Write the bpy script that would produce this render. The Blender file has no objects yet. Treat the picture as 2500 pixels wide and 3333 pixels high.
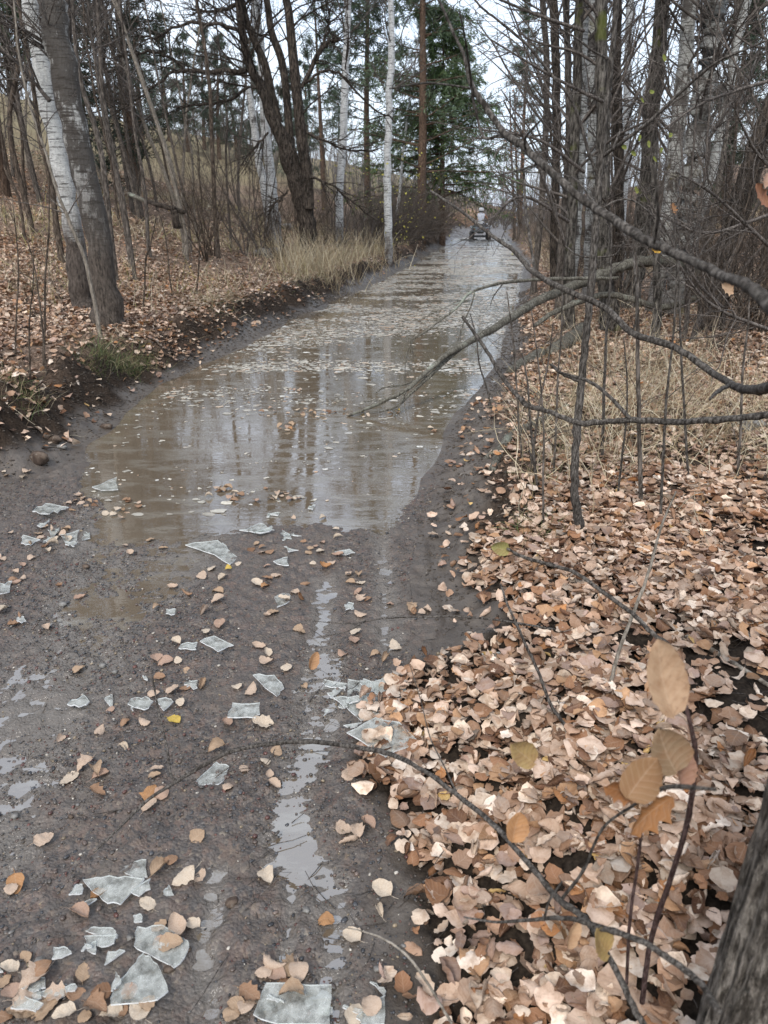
import bpy, math
import numpy as np
from mathutils import Vector, Matrix
R = math.radians
sc = bpy.context.scene
COL = sc.collection
rng = np.random.default_rng(11)

# ------------------------------------------------------------------ camera
FP = 2424.0                                   # focal length in photo pixels (2500 x 3333)
HC = 1.6
PIT = math.atan((1666.5 - 680) / FP)
cam = bpy.data.cameras.new('camera')
camo = bpy.data.objects.new('camera', cam); COL.objects.link(camo)
cam.sensor_fit = 'VERTICAL'; cam.sensor_height = 36; cam.sensor_width = 27
cam.lens = FP / 3333 * 36
cam.clip_start = 0.02; cam.clip_end = 600
camo.location = (0, 0, HC); camo.rotation_euler = (R(90) - PIT, 0, 0)
cam.dof.use_dof = True; cam.dof.focus_distance = 3.2; cam.dof.aperture_fstop = 6.2
sc.camera = camo

# ------------------------------------------------------------------ world, sun, exposure
world = bpy.data.worlds.new('World'); sc.world = world; world.use_nodes = True
wn = world.node_tree; wn.nodes.clear()
def wnode(t, **k):
    n = wn.nodes.new(t)
    for a, b in k.items(): setattr(n, a, b)
    return n
sky = wnode('ShaderNodeTexSky', sky_type='NISHITA', sun_disc=False)
sky.sun_elevation = R(48); sky.sun_rotation = R(200); sky.air_density = 1.0; sky.dust_density = 3.0
b1 = wnode('ShaderNodeBackground'); b1.inputs[1].default_value = 0.05
wn.links.new(sky.outputs[0], b1.inputs[0])
tc = wnode('ShaderNodeTexCoord'); mp = wnode('ShaderNodeMapping'); mp.inputs[3].default_value = (1.2, 1.2, 3.0)
nz = wnode('ShaderNodeTexNoise'); nz.inputs['Scale'].default_value = 1.6; nz.inputs['Detail'].default_value = 5
cr = wnode('ShaderNodeValToRGB')
cr.color_ramp.elements[0].position = .3; cr.color_ramp.elements[0].color = (.60, .70, .86, 1)
cr.color_ramp.elements[1].position = .7; cr.color_ramp.elements[1].color = (.84, .90, .98, 1)
b2 = wnode('ShaderNodeBackground'); b2.inputs[1].default_value = 0.76
ad = wnode('ShaderNodeAddShader'); wo = wnode('ShaderNodeOutputWorld')
L = wn.links.new
L(tc.outputs['Generated'], mp.inputs[0]); L(mp.outputs[0], nz.inputs['Vector']); L(nz.outputs['Fac'], cr.inputs[0]); L(cr.outputs[0], b2.inputs[0])
L(b1.outputs[0], ad.inputs[0]); L(b2.outputs[0], ad.inputs[1]); L(ad.outputs[0], wo.inputs[0])
sun = bpy.data.lights.new('sun', 'SUN'); sun.energy = 1.5; sun.angle = R(12); sun.color = (1, .97, .92)
suno = bpy.data.objects.new('sun', sun); COL.objects.link(suno); suno.rotation_euler = (R(42), 0, R(-20)); suno.location = (0, 0, 30)
sc.view_settings.view_transform = 'Standard'; sc.view_settings.look = 'None'
sc.view_settings.exposure = 0.8; sc.view_settings.gamma = 1
sc.render.engine = 'CYCLES'
sc.cycles.max_bounces = 6; sc.cycles.transparent_max_bounces = 12; sc.cycles.caustics_reflective = False; sc.cycles.caustics_refractive = False
sc.cycles.diffuse_bounces = 2; sc.cycles.glossy_bounces = 3; sc.cycles.transmission_bounces = 4

# ------------------------------------------------------------------ noise and terrain
def hsh(ix, iy, s):
    n = (ix.astype(np.int64) * 374761393 + iy.astype(np.int64) * 668265263 + s * 974634777) & 0x7fffffff
    n = ((n ^ (n >> 13)) * 1274126177) & 0x7fffffff
    return ((n ^ (n >> 16)) & 0xffff) / 65535.0
def vn(x, y, s=0):
    ix = np.floor(x); iy = np.floor(y); fx = x - ix; fy = y - iy
    fx = fx * fx * (3 - 2 * fx); fy = fy * fy * (3 - 2 * fy)
    a = hsh(ix, iy, s); b = hsh(ix + 1, iy, s); c = hsh(ix, iy + 1, s); d = hsh(ix + 1, iy + 1, s)
    return (a + (b - a) * fx) * (1 - fy) + (c + (d - c) * fx) * fy
def fbm(x, y, o=4, s=0):
    t = 0; a = .5
    for i in range(o):
        t = t + a * (vn(x, y, s + i) - .5); x = x * 2.03 + 5.1; y = y * 2.03 + 1.7; a *= .5
    return t * 2
def ss(a, b, x):
    t = np.clip((x - a) / (b - a), 0, 1); return t * t * (3 - 2 * t)
def crv(tab):
    t = np.array(tab, float)
    return lambda y: np.interp(y, t[:, 0], t[:, 1])
XL = crv([(-20, -2.9), (0, -2.6), (3.6, -2.5), (4.4, -2.4), (4.9, -2.15), (6.76, -2.15), (10.65, -1.68), (17.4, -.35), (23.8, .75), (37, 2.74), (52, 4.9), (70, 8), (160, 30)])
XR = crv([(-20, .4), (1.05, .15), (1.9, .02), (2.65, .22), (3.5, .2), (3.96, .18), (5.0, .42), (6.2, .68), (8.04, 1.2), (13.5, 2.35), (24.5, 4.4), (49.6, 7.6), (70, 11), (160, 36)])
LB = crv([(-20, .5), (1.05, .05), (1.3, -.05), (1.6, .04), (1.9, -.08), (2.3, .06), (2.65, .36), (3.57, .48), (4.86, .74), (6.2, .96), (8, 1.38), (13.5, 2.5), (24.5, 4.6), (49.6, 7.8), (160, 37)])

def flat(px, py, z=0.0):
    u = (px - 1250) / FP; v = (1666.5 - py) / FP
    dy = math.cos(PIT) + v * math.sin(PIT); dz = -math.sin(PIT) + v * math.cos(PIT)
    t = (z - HC) / dz
    return (u * t, dy * t)
RUT = [  # wheel ruts in the gravel: centre line (from the photo, on the ground), half width m, depth
    ([(330, 1700), (330, 1850), (300, 1980), (250, 2150)], .20, .0115),
    ([(250, 2150), (130, 2380), (0, 2560), (-150, 2750)], .20, .0010),
    ([(620, 1680), (600, 1760), (560, 1850), (420, 1960)], .22, .0165),
    ([(1235, 1640), (1245, 1800), (1262, 2000), (1262, 2120)], .05, .018),
    ([(1060, 1900), (1050, 2050), (1010, 2300), (990, 2450), (950, 2600), (935, 2720), (950, 2830)], .055, .0195),
    ([(1090, 2150), (1085, 2300), (1060, 2420), (1000, 2520)], .035, .018),
    ([(960, 2690), (1010, 2780), (1060, 2900), (1095, 3020), (1080, 3150), (1060, 3333)], .045, .0205),
    ([(930, 2700), (955, 2850), (945, 3000), (920, 3150)], .018, .015),
    ([(700, 2860), (690, 2980), (655, 3080), (670, 3200), (720, 3380)], .032, .018),
    ([(30, 2250), (20, 2500), (-60, 2800)], .16, .014),
]
RUTW = [([flat(*p) for p in pl], w, d) for pl, w, d in RUT]
def segdist(x, y, pl):
    best = np.full(np.shape(x), 9.0)
    for (ax, ay), (bx, by) in zip(pl[:-1], pl[1:]):
        dx, dy = bx - ax, by - ay
        t = np.clip(((x - ax) * dx + (y - ay) * dy) / (dx * dx + dy * dy), 0, 1)
        best = np.minimum(best, np.hypot(x - ax - t * dx, y - ay - t * dy))
    return best
ZW = -0.004
LW = crv([(2.8, -1.35), (3.8, -1.5), (4.2, -1.72), (4.73, -2.0), (5.3, -2.3), (6.2, -3.2), (160, -60)])
def height(x, y, micro=True):
    x = np.asarray(x, float); y = np.asarray(y, float)
    dl = XL(y) - x + fbm(x * .9, y * .9, 3, 3) * .22
    dr = x - XR(y) + fbm(x * .9, y * .9, 3, 7) * .12
    e = np.minimum(-dl, -dr)
    pond = ss(3.45, 4.25, y + fbm(x * 1.7, y * 1.7, 3, 21) * .30 + .06 * np.sin(x * 3.1)) * ss(-.10, .14, x - LW(y) + fbm(x * 2.5, y * 2.5, 3, 23) * .2)
    z = np.where(e > 0, (1 - pond) * .013 - pond * np.minimum(np.maximum(e, 0) * .22, .12), 0)
    # left cut bank, then the leafy slope
    d = np.maximum(dl, 0)
    bank = .07 * ss(0, .22, d) + .33 * ss(.14, .60, d + .12 * fbm(x * 3, y * 3, 3, 31)) * ss(3.0, 5.5, y + 1.0)
    q = np.maximum(d - .75, 0)
    hill = .13 * q + .0085 * q * q
    hill = 9 * np.tanh(hill / 9)
    z = z + np.where(dl > 0, bank + hill, 0)
    d = np.maximum(dr, 0)
    rb = .13 * ss(0, .55, d) + .045 * d
    q = np.maximum(d - 3.2, 0)
    rh = 6 * np.tanh(.27 * q / 6) * ss(5, 10, y)
    z = z + np.where(dr > 0, rb + rh, 0)
    z = z + .35 * ss(46, 50, y)
    out = np.maximum(np.maximum(dl, dr), 0)
    z = z + fbm(x * .35, y * .35, 3, 41) * .35 * ss(1.5, 6, out) + fbm(x * 1.3, y * 1.3, 3, 43) * .06 * ss(.5, 1.5, out)
    if micro:
        near = ss(14, 7, y)
        z = z + near * (fbm(x * 9, y * 9, 4, 51) * .034 * ss(-.01, .14, out) + fbm(x * 4.5, y * 4.5, 4, 53) * .16 * ss(.45, .1, np.abs(dl - .55)) + (fbm(x * 10, y * 16, 4, 55) * .045 + np.abs(fbm(x * 22 + y * 8, y * 20, 3, 57)) * -.03) * ss(.03, .2, dr) * ss(.9, .5, dr))
        g = (1 - pond) * (e > 0) * near
        z = z + g * (fbm(x * 5, y * 5, 3, 61) * .009 + fbm(x * 30, y * 30, 4, 63) * .020)
        for pl, w, dep in RUTW:
            k = np.exp(-(segdist(x, y, pl) / w) ** 2 * .9)
            z = z - dep * k * (1 - pond) * (1 - .5 * np.clip(np.sin(y * 165 + 25 * np.abs(x)), 0, 1) ** 2 * (w < .1))
    return z
def h1(x, y): return float(height(np.array([x]), np.array([y]))[0])

def W(px, py, D):
    """world point seen at a photo pixel, at world distance D ahead; and its depth"""
    u = (px - 1250) / FP; v = (1666.5 - py) / FP
    dy = math.cos(PIT) + v * math.sin(PIT); dz = -math.sin(PIT) + v * math.cos(PIT)
    t = D / dy
    return np.array([u * t, D, HC + dz * t]), t
def G(px, py):
    """ground point seen at a photo pixel"""
    z = 0.0
    for _ in range(16):
        x, y = flat(px, py, min(z, 1.2)); z = .45 * z + .55 * h1(x, y)
    return x, y, z
def pix(x, y, z):
    c, s = math.cos(PIT), math.sin(PIT)
    zz = z - HC; dep = y * c - zz * s; up = y * s + zz * c
    dep = np.maximum(dep, 1e-3)
    return 1250 + FP * x / dep, 1666.5 - FP * up / dep, dep

# ------------------------------------------------------------------ mesh helpers
def mk(name, V, F, mat=None, parent=None, col=None, uv=None, smooth=True, loc=None, attrs=None):
    V = np.asarray(V, np.float32).reshape(-1, 3); F = np.asarray(F, np.int32)
    if loc is not None: V = V - np.asarray(loc, np.float32)
    me = bpy.data.meshes.new(name)
    n = F.shape[1]
    me.vertices.add(len(V)); me.vertices.foreach_set('co', V.ravel())
    me.loops.add(F.size); me.loops.foreach_set('vertex_index', F.ravel())
    me.polygons.add(len(F)); me.polygons.foreach_set('loop_start', np.arange(0, F.size, n, dtype=np.int32))
    me.polygons.foreach_set('loop_total', np.full(len(F), n, np.int32))
    me.polygons.foreach_set('use_smooth', np.full(len(F), smooth, bool))
    if col is not None:
        a = me.color_attributes.new('col', 'FLOAT_COLOR', 'POINT')
        c = np.ones((len(V), 4), np.float32); c[:, :3] = col
        a.data.foreach_set('color', c.ravel())
    if attrs:
        for k, v in attrs.items():
            a = me.attributes.new(k, 'FLOAT', 'POINT'); a.data.foreach_set('value', np.asarray(v, np.float32))
    if uv is not None:
        ul = me.uv_layers.new(name='UVMap'); ul.data.foreach_set('uv', np.asarray(uv, np.float32)[F.ravel()].ravel())
    me.update(calc_edges=True)
    o = bpy.data.objects.new(name, me); COL.objects.link(o)
    if mat is not None: me.materials.append(mat)
    if parent is not None: o.parent = parent
    elif loc is not None: o.location = loc
    return o
REG = []
def tag(o, label=None, cat=None, group=None, kind=None):
    if label: o['label'] = label
    if cat: o['category'] = cat
    if group: o['group'] = group
    if kind: o['kind'] = kind
    if label and kind is None: REG.append(o)
    return o
def empty(name, loc, label, cat, group=None):
    o = bpy.data.objects.new(name, None); COL.objects.link(o); o.location = [float(a) for a in loc]; o.empty_display_size = .1
    return tag(o, label, cat, group)
def copy_thing(o, children, loc, rot, scale, label, group):
    c = o.copy(); COL.objects.link(c); c.location = loc; c.rotation_euler = rot; c.scale = scale
    c['label'] = label; c['group'] = group; REG.append(c)
    for ch in children:
        k = ch.copy(); COL.objects.link(k); k.parent = c
    return c

def tubes(P, Rr, sides=5):
    """P (N,K,3), Rr (N,K) -> verts, quad faces"""
    P = np.asarray(P, float); N, K = P.shape[:2]
    T = np.gradient(P, axis=1); T /= np.linalg.norm(T, axis=2, keepdims=True) + 1e-9
    ref = np.where(np.abs(T[:, :1, 2:3]) > .8, np.array([1., .1, 0]), np.array([0, 0, 1.]))
    A = np.cross(T, ref); A /= np.linalg.norm(A, axis=2, keepdims=True) + 1e-9
    B = np.cross(T, A)
    an = np.arange(sides) * 2 * np.pi / sides
    V = P[:, :, None] + Rr[:, :, None, None] * (np.cos(an)[None, None, :, None] * A[:, :, None] + np.sin(an)[None, None, :, None] * B[:, :, None])
    idx = np.arange(N * K * sides).reshape(N, K, sides)
    a = idx[:, :-1]; b = idx[:, 1:]
    F = np.stack([a, np.roll(a, -1, 2), np.roll(b, -1, 2), b], -1).reshape(-1, 4)
    return V.reshape(-1, 3), F
def join(parts):
    Vs, Fs, n = [], [], 0
    for V, F in parts:
        Vs.append(V); Fs.append(F + n); n += len(V)
    return np.concatenate(Vs), np.concatenate(Fs)
def grow(S, D, Ln, K, wob, up, g):
    """branch paths from starts S, directions D, lengths Ln"""
    N = len(S); P = np.zeros((N, K, 3)); P[:, 0] = S
    D = D / (np.linalg.norm(D, axis=1, keepdims=True) + 1e-9)
    st = (Ln / (K - 1))[:, None]
    for k in range(1, K):
        D = D + g.normal(0, wob, (N, 3)) + np.array([0, 0, up])
        D /= np.linalg.norm(D, axis=1, keepdims=True) + 1e-9
        P[:, k] = P[:, k - 1] + D * st
    return P
def sub(P, Rr, n, ln, ang, K, wob, up, rr, g, lo=.25, hi=1.0, radfac=.55):
    """n children from every path of P"""
    N, K0 = P.shape[:2]
    i = np.repeat(np.arange(N), n); t = g.uniform(lo, hi, len(i)) * (K0 - 1.001)
    a = t.astype(int); f = (t - a)[:, None]
    S = P[i, a] * (1 - f) + P[i, a + 1] * f
    T = P[i, a + 1] - P[i, a]; T /= np.linalg.norm(T, axis=1, keepdims=True) + 1e-9
    side = g.normal(0, 1, (len(i), 3)); side -= (side * T).sum(1, keepdims=True) * T
    side /= np.linalg.norm(side, axis=1, keepdims=True) + 1e-9
    th = g.normal(ang, .2, (len(i), 1))
    D = T * np.cos(th) + side * np.sin(th)
    Ln = ln * g.uniform(.45, 1.15, len(i)) * (1.15 - .6 * t / K0)
    Q = grow(S, D, Ln, K, wob, up, g)
    r0 = np.minimum((Rr[i, a] * (1 - f[:, 0]) + Rr[i, a + 1] * f[:, 0]) * radfac, rr)
    RQ = r0[:, None] * np.linspace(1, .35, K)[None]
    return Q, RQ
def smoothpath(pts, n=None):
    """Catmull-Rom through rows (x,y,z,r)"""
    p = np.array(pts, float)
    if len(p) < 3: return p
    q = np.vstack([2 * p[0] - p[1], p, 2 * p[-1] - p[-2]]); out = []
    m = n or 4
    for i in range(1, len(q) - 2):
        for t in np.arange(m) / m:
            a, b, c, d = q[i - 1], q[i], q[i + 1], q[i + 2]
            out.append(.5 * (2 * b + (c - a) * t + (2 * a - 5 * b + 4 * c - d) * t * t + (3 * b - a - 3 * c + d) * t ** 3))
    out.append(q[-2]); out = np.array(out); out[:, 3] = np.maximum(out[:, 3], 1e-4)
    return out

# ------------------------------------------------------------------ materials
class NT:
    def __init__(s, name):
        s.m = bpy.data.materials.new(name); s.m.use_nodes = True; s.t = s.m.node_tree; s.t.nodes.clear()
        s.out = s.n('ShaderNodeOutputMaterial')
    def n(s, t, ins=None, **k):
        n = s.t.nodes.new(t)
        for a, b in k.items(): setattr(n, a, b)
        for a, b in (ins or {}).items():
            if hasattr(b, 'links') or isinstance(b, bpy.types.NodeSocket): s.t.links.new(b, n.inputs[a])
            else: n.inputs[a].default_value = b
        return n
    def coord(s, w='Object', scale=(1, 1, 1)):
        c = s.n('ShaderNodeTexCoord'); return s.n('ShaderNodeMapping', {0: c.outputs[w], 3: scale}).outputs[0]
    def noise(s, v, sc_, det=4, rough=.55, out='Fac'):
        return s.n('ShaderNodeTexNoise', {'Vector': v, 'Scale': sc_, 'Detail': det, 'Roughness': rough}).outputs[out]
    def ramp(s, f, stops):
        r = s.n('ShaderNodeValToRGB', {0: f}); cr_ = r.color_ramp
        while len(cr_.elements) < len(stops): cr_.elements.new(.5)
        for e, (p, c) in zip(cr_.elements, stops):
            e.position = p; e.color = (c, c, c, 1) if isinstance(c, (int, float)) else (*c, 1)
        return r.outputs[0]
    def mix(s, f, a, b, mode='MIX'):
        m = s.n('ShaderNodeMix', data_type='RGBA', blend_type=mode)
        for i, v in ((0, f), (6, a), (7, b)):
            if isinstance(v, bpy.types.NodeSocket): s.t.links.new(v, m.inputs[i])
            else: m.inputs[i].default_value = v if i == 0 else (*v, 1)
        return m.outputs[2]
    def math(s, op, a, b=0.0, clamp=False):
        return s.n('ShaderNodeMath', {0: a, 1: b}, operation=op, use_clamp=clamp).outputs[0]
    def attr(s, name, out='Color'): return s.n('ShaderNodeAttribute', attribute_name=name).outputs[out]
    def bump(s, h, st, dist, prev=None):
        d = {'Height': h, 'Strength': st, 'Distance': dist}
        if prev is not None: d['Normal'] = prev
        return s.n('ShaderNodeBump', d).outputs[0]
    def pbr(s, **k):
        names = {'color': 'Base Color', 'rough': 'Roughness', 'normal': 'Normal', 'ior': 'IOR', 'metal': 'Metallic', 'trans': 'Transmission Weight', 'spec': 'Specular IOR Level', 'alpha': 'Alpha', 'coat': 'Coat Weight'}
        ins = {}
        for a, b in k.items():
            if a == 'color' and isinstance(b, tuple): b = (*b, 1)
            ins[names[a]] = b
        return s.n('ShaderNodeBsdfPrincipled', ins).outputs[0]
    def done(s, sh): s.t.links.new(sh, s.out.inputs[0]); return s.m

def bark(name, c1, c2, scale=1.0, furrow=1.0, moss=None):
    m = NT(name); v = m.coord('Object', (9 * scale, 9 * scale, 2.2 * scale)); v2 = m.coord()
    f = m.noise(v, 4, 6, .65); g = m.noise(v2, 3 * scale, 3); h = m.noise(v2, 60 * scale, 3)
    c = m.ramp(f, [(.40, tuple(a * .7 for a in c1)), (.50, tuple(a * .55 + b * .35 for a, b in zip(c1, c2))), (.62, c2)])
    c = m.mix(m.ramp(g, [(.35, 0.0), (.7, .55)]), c, tuple(a * .6 for a in c1))
    c = m.mix(m.ramp(h, [(.6, 0.0), (.75, .35)]), c, (.30, .31, .28))
    if moss: c = m.mix(m.ramp(m.noise(v2, 2.3, 3), [(.58, 0.0), (.66, .8)]), c, moss)
    return m.done(m.pbr(color=c, rough=.9, spec=.12, normal=m.bump(f, 1.0 * furrow, .04, m.bump(h, .5, .006))))
def birch(name, dark, z0, z1, body=(.62, .61, .57), rough_dark=(.055, .045, .038), moss=False):
    """white birch bark: dashes, dark patches of relative amount `dark`, and furrowed dark bark below z0..z1"""
    m = NT(name); ov = m.coord()
    dv = m.coord('Object', (3.2, 3.2, 42)); d = m.noise(dv, 1.6, 3, .6)
    d2 = m.noise(m.coord('Object', (2, 2, 13)), 1.5, 5, .7)
    p = m.noise(m.coord('Object', (2.6, 2.6, 1.3)), 1.6, 8, .72)
    fi = m.noise(m.coord('Object', (14, 14, 30)), 3, 4)
    c = m.ramp(fi, [(.3, tuple(b * .62 for b in body)), (.65, body)])
    c = m.mix(m.ramp(d, [(.56, 0.0), (.61, .85)]), c, (.05, .045, .04))
    c = m.mix(m.ramp(d2, [(.66 - .1 * dark, 0.0), (.74 - .1 * dark, .9)]), c, (.035, .03, .028))
    c = m.mix(m.ramp(p, [(.64 - .22 * dark, 0.0), (.69 - .2 * dark, .88)]), c, rough_dark)
    fu = m.noise(m.coord('Object', (11, 11, 3.2)), 4.5, 7, .7)
    low = m.ramp(fu, [(.35, tuple(b * .5 for b in rough_dark)), (.65, tuple(b * 2.6 for b in rough_dark))])
    z = m.n('ShaderNodeSeparateXYZ', {0: ov}).outputs[2]
    zz = m.math('ADD', z, m.math('MULTIPLY', m.math('SUBTRACT', p, .5), 3.0))
    k = m.n('ShaderNodeMapRange', {0: zz, 1: z0, 2: z1, 3: 1.0, 4: 0.0}).outputs[0]
    c = m.mix(k, c, low)
    if moss: c = m.mix(m.ramp(m.noise(ov, 2.0, 4), [(.60, 0.0), (.66, .7)]), c, (.16, .13, .03))
    hh = m.math('SUBTRACT', fu, m.math('MULTIPLY', m.ramp(p, [(.5, 0.0), (.6, 1.0)]), .3))
    return m.done(m.pbr(color=c, rough=.8, spec=.15, normal=m.bump(hh, .9, .03)))
def leafmat(name, trans=.12, tint=1.0):
    m = NT(name); a = m.attr('col'); uv = m.n('ShaderNodeTexCoord').outputs['UV']
    s = m.n('ShaderNodeSeparateXYZ', {0: uv}); u = s.outputs[0]; v = s.outputs[1]
    au = m.math('ABSOLUTE', u)
    rib = m.math('LESS_THAN', au, .05)
    w = m.math('SINE', m.math('MULTIPLY', m.math('ADD', m.math('SUBTRACT', v, m.math('MULTIPLY', au, .28)), m.math('MULTIPLY', m.noise(m.coord(), 30, 2), .10)), 42.0))
    vein = m.math('GREATER_THAN', w, .86)
    lines = m.math('MAXIMUM', rib, m.math('MULTIPLY', vein, .6))
    oc = m.coord(); b = m.noise(oc, 38, 4, .6); b2 = m.noise(oc, 150, 3)
    c = m.mix(m.ramp(b, [(.42, 0.0), (.68, .6)]), a, (.23, .12, .06))
    c = m.mix(m.ramp(b2, [(.6, 0.0), (.75, .35)]), c, (.10, .05, .03))
    c = m.mix(m.math('MULTIPLY', lines, .12), c, (.62, .50, .38))
    nm = m.bump(m.math('ADD', w, m.math('MULTIPLY', b2, 2.0)), .22, .001)
    p = m.pbr(color=c, rough=.6, normal=nm, spec=.18)
    t = m.n('ShaderNodeBsdfTranslucent', {'Color': c}).outputs[0]
    return m.done(m.n('ShaderNodeMixShader', {0: trans, 1: p, 2: t}).outputs[0])
def attrmat(name, rough=.7, trans=0.0, spec=.4, var=.25, scale=20):
    m = NT(name); c = m.attr('col')
    n = m.noise(m.coord(), scale, 3)
    c = m.mix(var, c, m.mix(1.0, c, m.ramp(n, [(.3, .25), (.7, 1.4)]), 'MULTIPLY'))
    p = m.pbr(color=c, rough=rough, spec=spec)
    if trans:
        t = m.n('ShaderNodeBsdfTranslucent', {'Color': c}).outputs[0]
        p = m.n('ShaderNodeMixShader', {0: trans, 1: p, 2: t}).outputs[0]
    return m.done(p)
def plain(name, c, rough=.5, metal=0.0, n=30, spec=.5):
    m = NT(name); f = m.noise(m.coord(), n, 4)
    cc = m.mix(m.ramp(f, [(.4, 0.0), (.75, .6)]), c, (.10, .075, .055))
    return m.done(m.pbr(color=cc, rough=rough, metal=metal, spec=spec, normal=m.bump(f, .1, .01)))

M = {}
M['dark_bark'] = bark('dark_furrowed_bark', (.022, .018, .015), (.125, .10, .08))
M['grey_bark'] = bark('grey_bark', (.055, .046, .038), (.21, .18, .155), 1.5, .5)
M['brown_bark'] = bark('brown_bark', (.045, .034, .026), (.18, .14, .108), 1.3, .6)
M['pale_bark'] = bark('pale_stem_bark', (.17, .145, .115), (.34, .30, .25), 2.0, .3)
M['twig'] = bark('grey_twig_bark', (.055, .046, .04), (.20, .172, .15), 3.0, .2)
M['far_twig'] = bark('hazed_twig_bark', (.14, .125, .115), (.30, .275, .26), 2.0, .2)  # paler than the near twigs: the look of distance haze is put into the colour
M['pale_twig'] = bark('pale_brown_twig_bark', (.13, .10, .075), (.30, .245, .19), 3.0, .2)
M['shrub'] = bark('smooth_shrub_bark', (.045, .038, .032), (.19, .17, .15), 4.0, .5)
M['shrub_red'] = bark('purple_shrub_bark', (.05, .028, .024), (.13, .085, .078), 5.0, .3)
M['mossy'] = bark('mossy_dark_bark', (.028, .024, .02), (.20, .18, .155), 1.0, 1.0, (.10, .11, .03))
M['lichen'] = bark('lichen_log_bark', (.075, .065, .05), (.24, .23, .19), 2.0, .5, (.30, .33, .27))
M['spruce_bark'] = bark('conifer_bark', (.06, .04, .028), (.18, .12, .085), 1.2, .6)
M['birch_dark'] = birch('patchy_birch_bark', .93, .55, 1.4, (.46, .45, .42), (.055, .045, .037))
M['birch_white'] = birch('white_birch_bark', .18, .6, 1.5, (.68, .68, .65))
M['birch_far'] = birch('far_birch_bark', .25, .0, .9, (.66, .67, .66))
M['birch_grey'] = birch('lichened_birch_bark', .62, -.3, 1.0, (.50, .50, .47), moss=True)
M['leaf'] = leafmat('dry_leaf')
M['needle'] = attrmat('conifer_needles', .6, .1, .3, .5, 3)
M['grass'] = attrmat('dry_grass', .6, .15, .3, .2, 10)
M['pebble'] = attrmat('wet_pebbles', .32, 0, .5, .5, 60)
M['clod'] = attrmat('crumbled_mud', .75, 0, .3, .4, 60)
M['flake'] = attrmat('thin_ice_flakes', .25, .1, .5, .3, 40)
M['rock'] = bark('wet_stone', (.07, .05, .04), (.16, .12, .09), .7, .3)
M['grey_rock'] = bark('grey_stone', (.14, .13, .12), (.27, .26, .24), .7, .3)

def ground_mat():
    m = NT('forest_ground'); ov = m.coord()
    gr = m.attr('gravel', 'Fac'); mu = m.attr('mud', 'Fac'); li = m.attr('litter', 'Fac'); gs = m.attr('green', 'Fac')
    vor = m.n('ShaderNodeTexVoronoi', {'Vector': ov, 'Scale': 110.0}); vor2 = m.n('ShaderNodeTexVoronoi', {'Vector': ov, 'Scale': 48.0})
    n1 = m.noise(ov, 6, 6, .6); n2 = m.noise(ov, 70, 4)
    peb = m.mix(.6, m.ramp(m.n('ShaderNodeSeparateXYZ', {0: vor.outputs['Color']}).outputs[0], [(0.0, (.040, .036, .033)), (.45, (.085, .066, .054)), (.8, (.10, .085, .072)), (.97, (.17, .13, .09)), (1.0, (.32, .27, .20))]),
                m.ramp(m.n('ShaderNodeSeparateXYZ', {0: vor2.outputs['Color']}).outputs[1], [(0.0, (.045, .041, .039)), (.6, (.095, .074, .061)), (1.0, (.12, .075, .055))]))
    mudc = m.ramp(n1, [(.3, (.052, .041, .032)), (.7, (.105, .087, .070))])
    peb = m.mix(m.ramp(n1, [(.45, 0.0), (.65, .6)]), peb, mudc)
    lv = m.n('ShaderNodeTexVoronoi', {'Vector': m.n('ShaderNodeVectorMath', {0: ov, 1: m.noise(ov, 12, 2, .5, 'Color')}, operation='ADD').outputs[0], 'Scale': 19.0})
    lc = m.ramp(m.n('ShaderNodeSeparateXYZ', {0: lv.outputs['Color']}).outputs[0], [(0.0, (.045, .03, .02)), (.3, (.14, .085, .055)), (.6, (.30, .205, .145)), (1.0, (.46, .34, .26))])
    soil = m.ramp(n2, [(.35, (.012, .009, .007)), (.7, (.040, .030, .022))])
    lit = m.mix(m.ramp(m.noise(ov, 5, 4), [(.35, .25), (.6, .8)]), soil, lc)
    y = m.n('ShaderNodeSeparateXYZ', {0: ov}).outputs[1]
    far = m.n('ShaderNodeMapRange', {0: y, 1: 3.0, 2: 9.0, 3: 0.0, 4: 1.0}).outputs[0]
    lit = m.mix(far, soil, lit)
    c = m.mix(gr, mudc, peb)
    c = m.mix(m.math('MULTIPLY', m.attr('silt', 'Fac'), .85), c, (.125, .108, .090))
    c = m.mix(m.attr('bank', 'Fac'), c, m.ramp(n2, [(.3, (.016, .011, .008)), (.7, (.050, .036, .026))]))
    c = m.mix(li, c, lit)
    c = m.mix(gs, c, m.ramp(n2, [(.3, (.13, .11, .065)), (.7, (.27, .225, .135))]))
    rg = m.mix(li, m.ramp(m.noise(ov, 9, 4), [(.35, .30), (.65, .75)]), (.9, .9, .9))
    hb = m.math('MULTIPLY', m.math('SUBTRACT', 1.0, vor.outputs['Distance']), gr)
    nm = m.bump(hb, .55, .006, m.bump(n2, .5, .008, m.bump(m.noise(ov, 18, 6, .7), .45, .02)))
    rg = m.math('MULTIPLY', rg, m.math('SUBTRACT', 1.0, m.math('MULTIPLY', m.attr('silt', 'Fac'), .72)))
    dry = m.math('MAXIMUM', li, m.attr('bank', 'Fac')); rg = m.math('MAXIMUM', rg, m.math('MULTIPLY', dry, .9))
    return m.done(m.pbr(color=c, rough=rg, normal=nm, spec=m.math('SUBTRACT', .5, m.math('MULTIPLY', dry, .42))))
M['ground'] = ground_mat()
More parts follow.
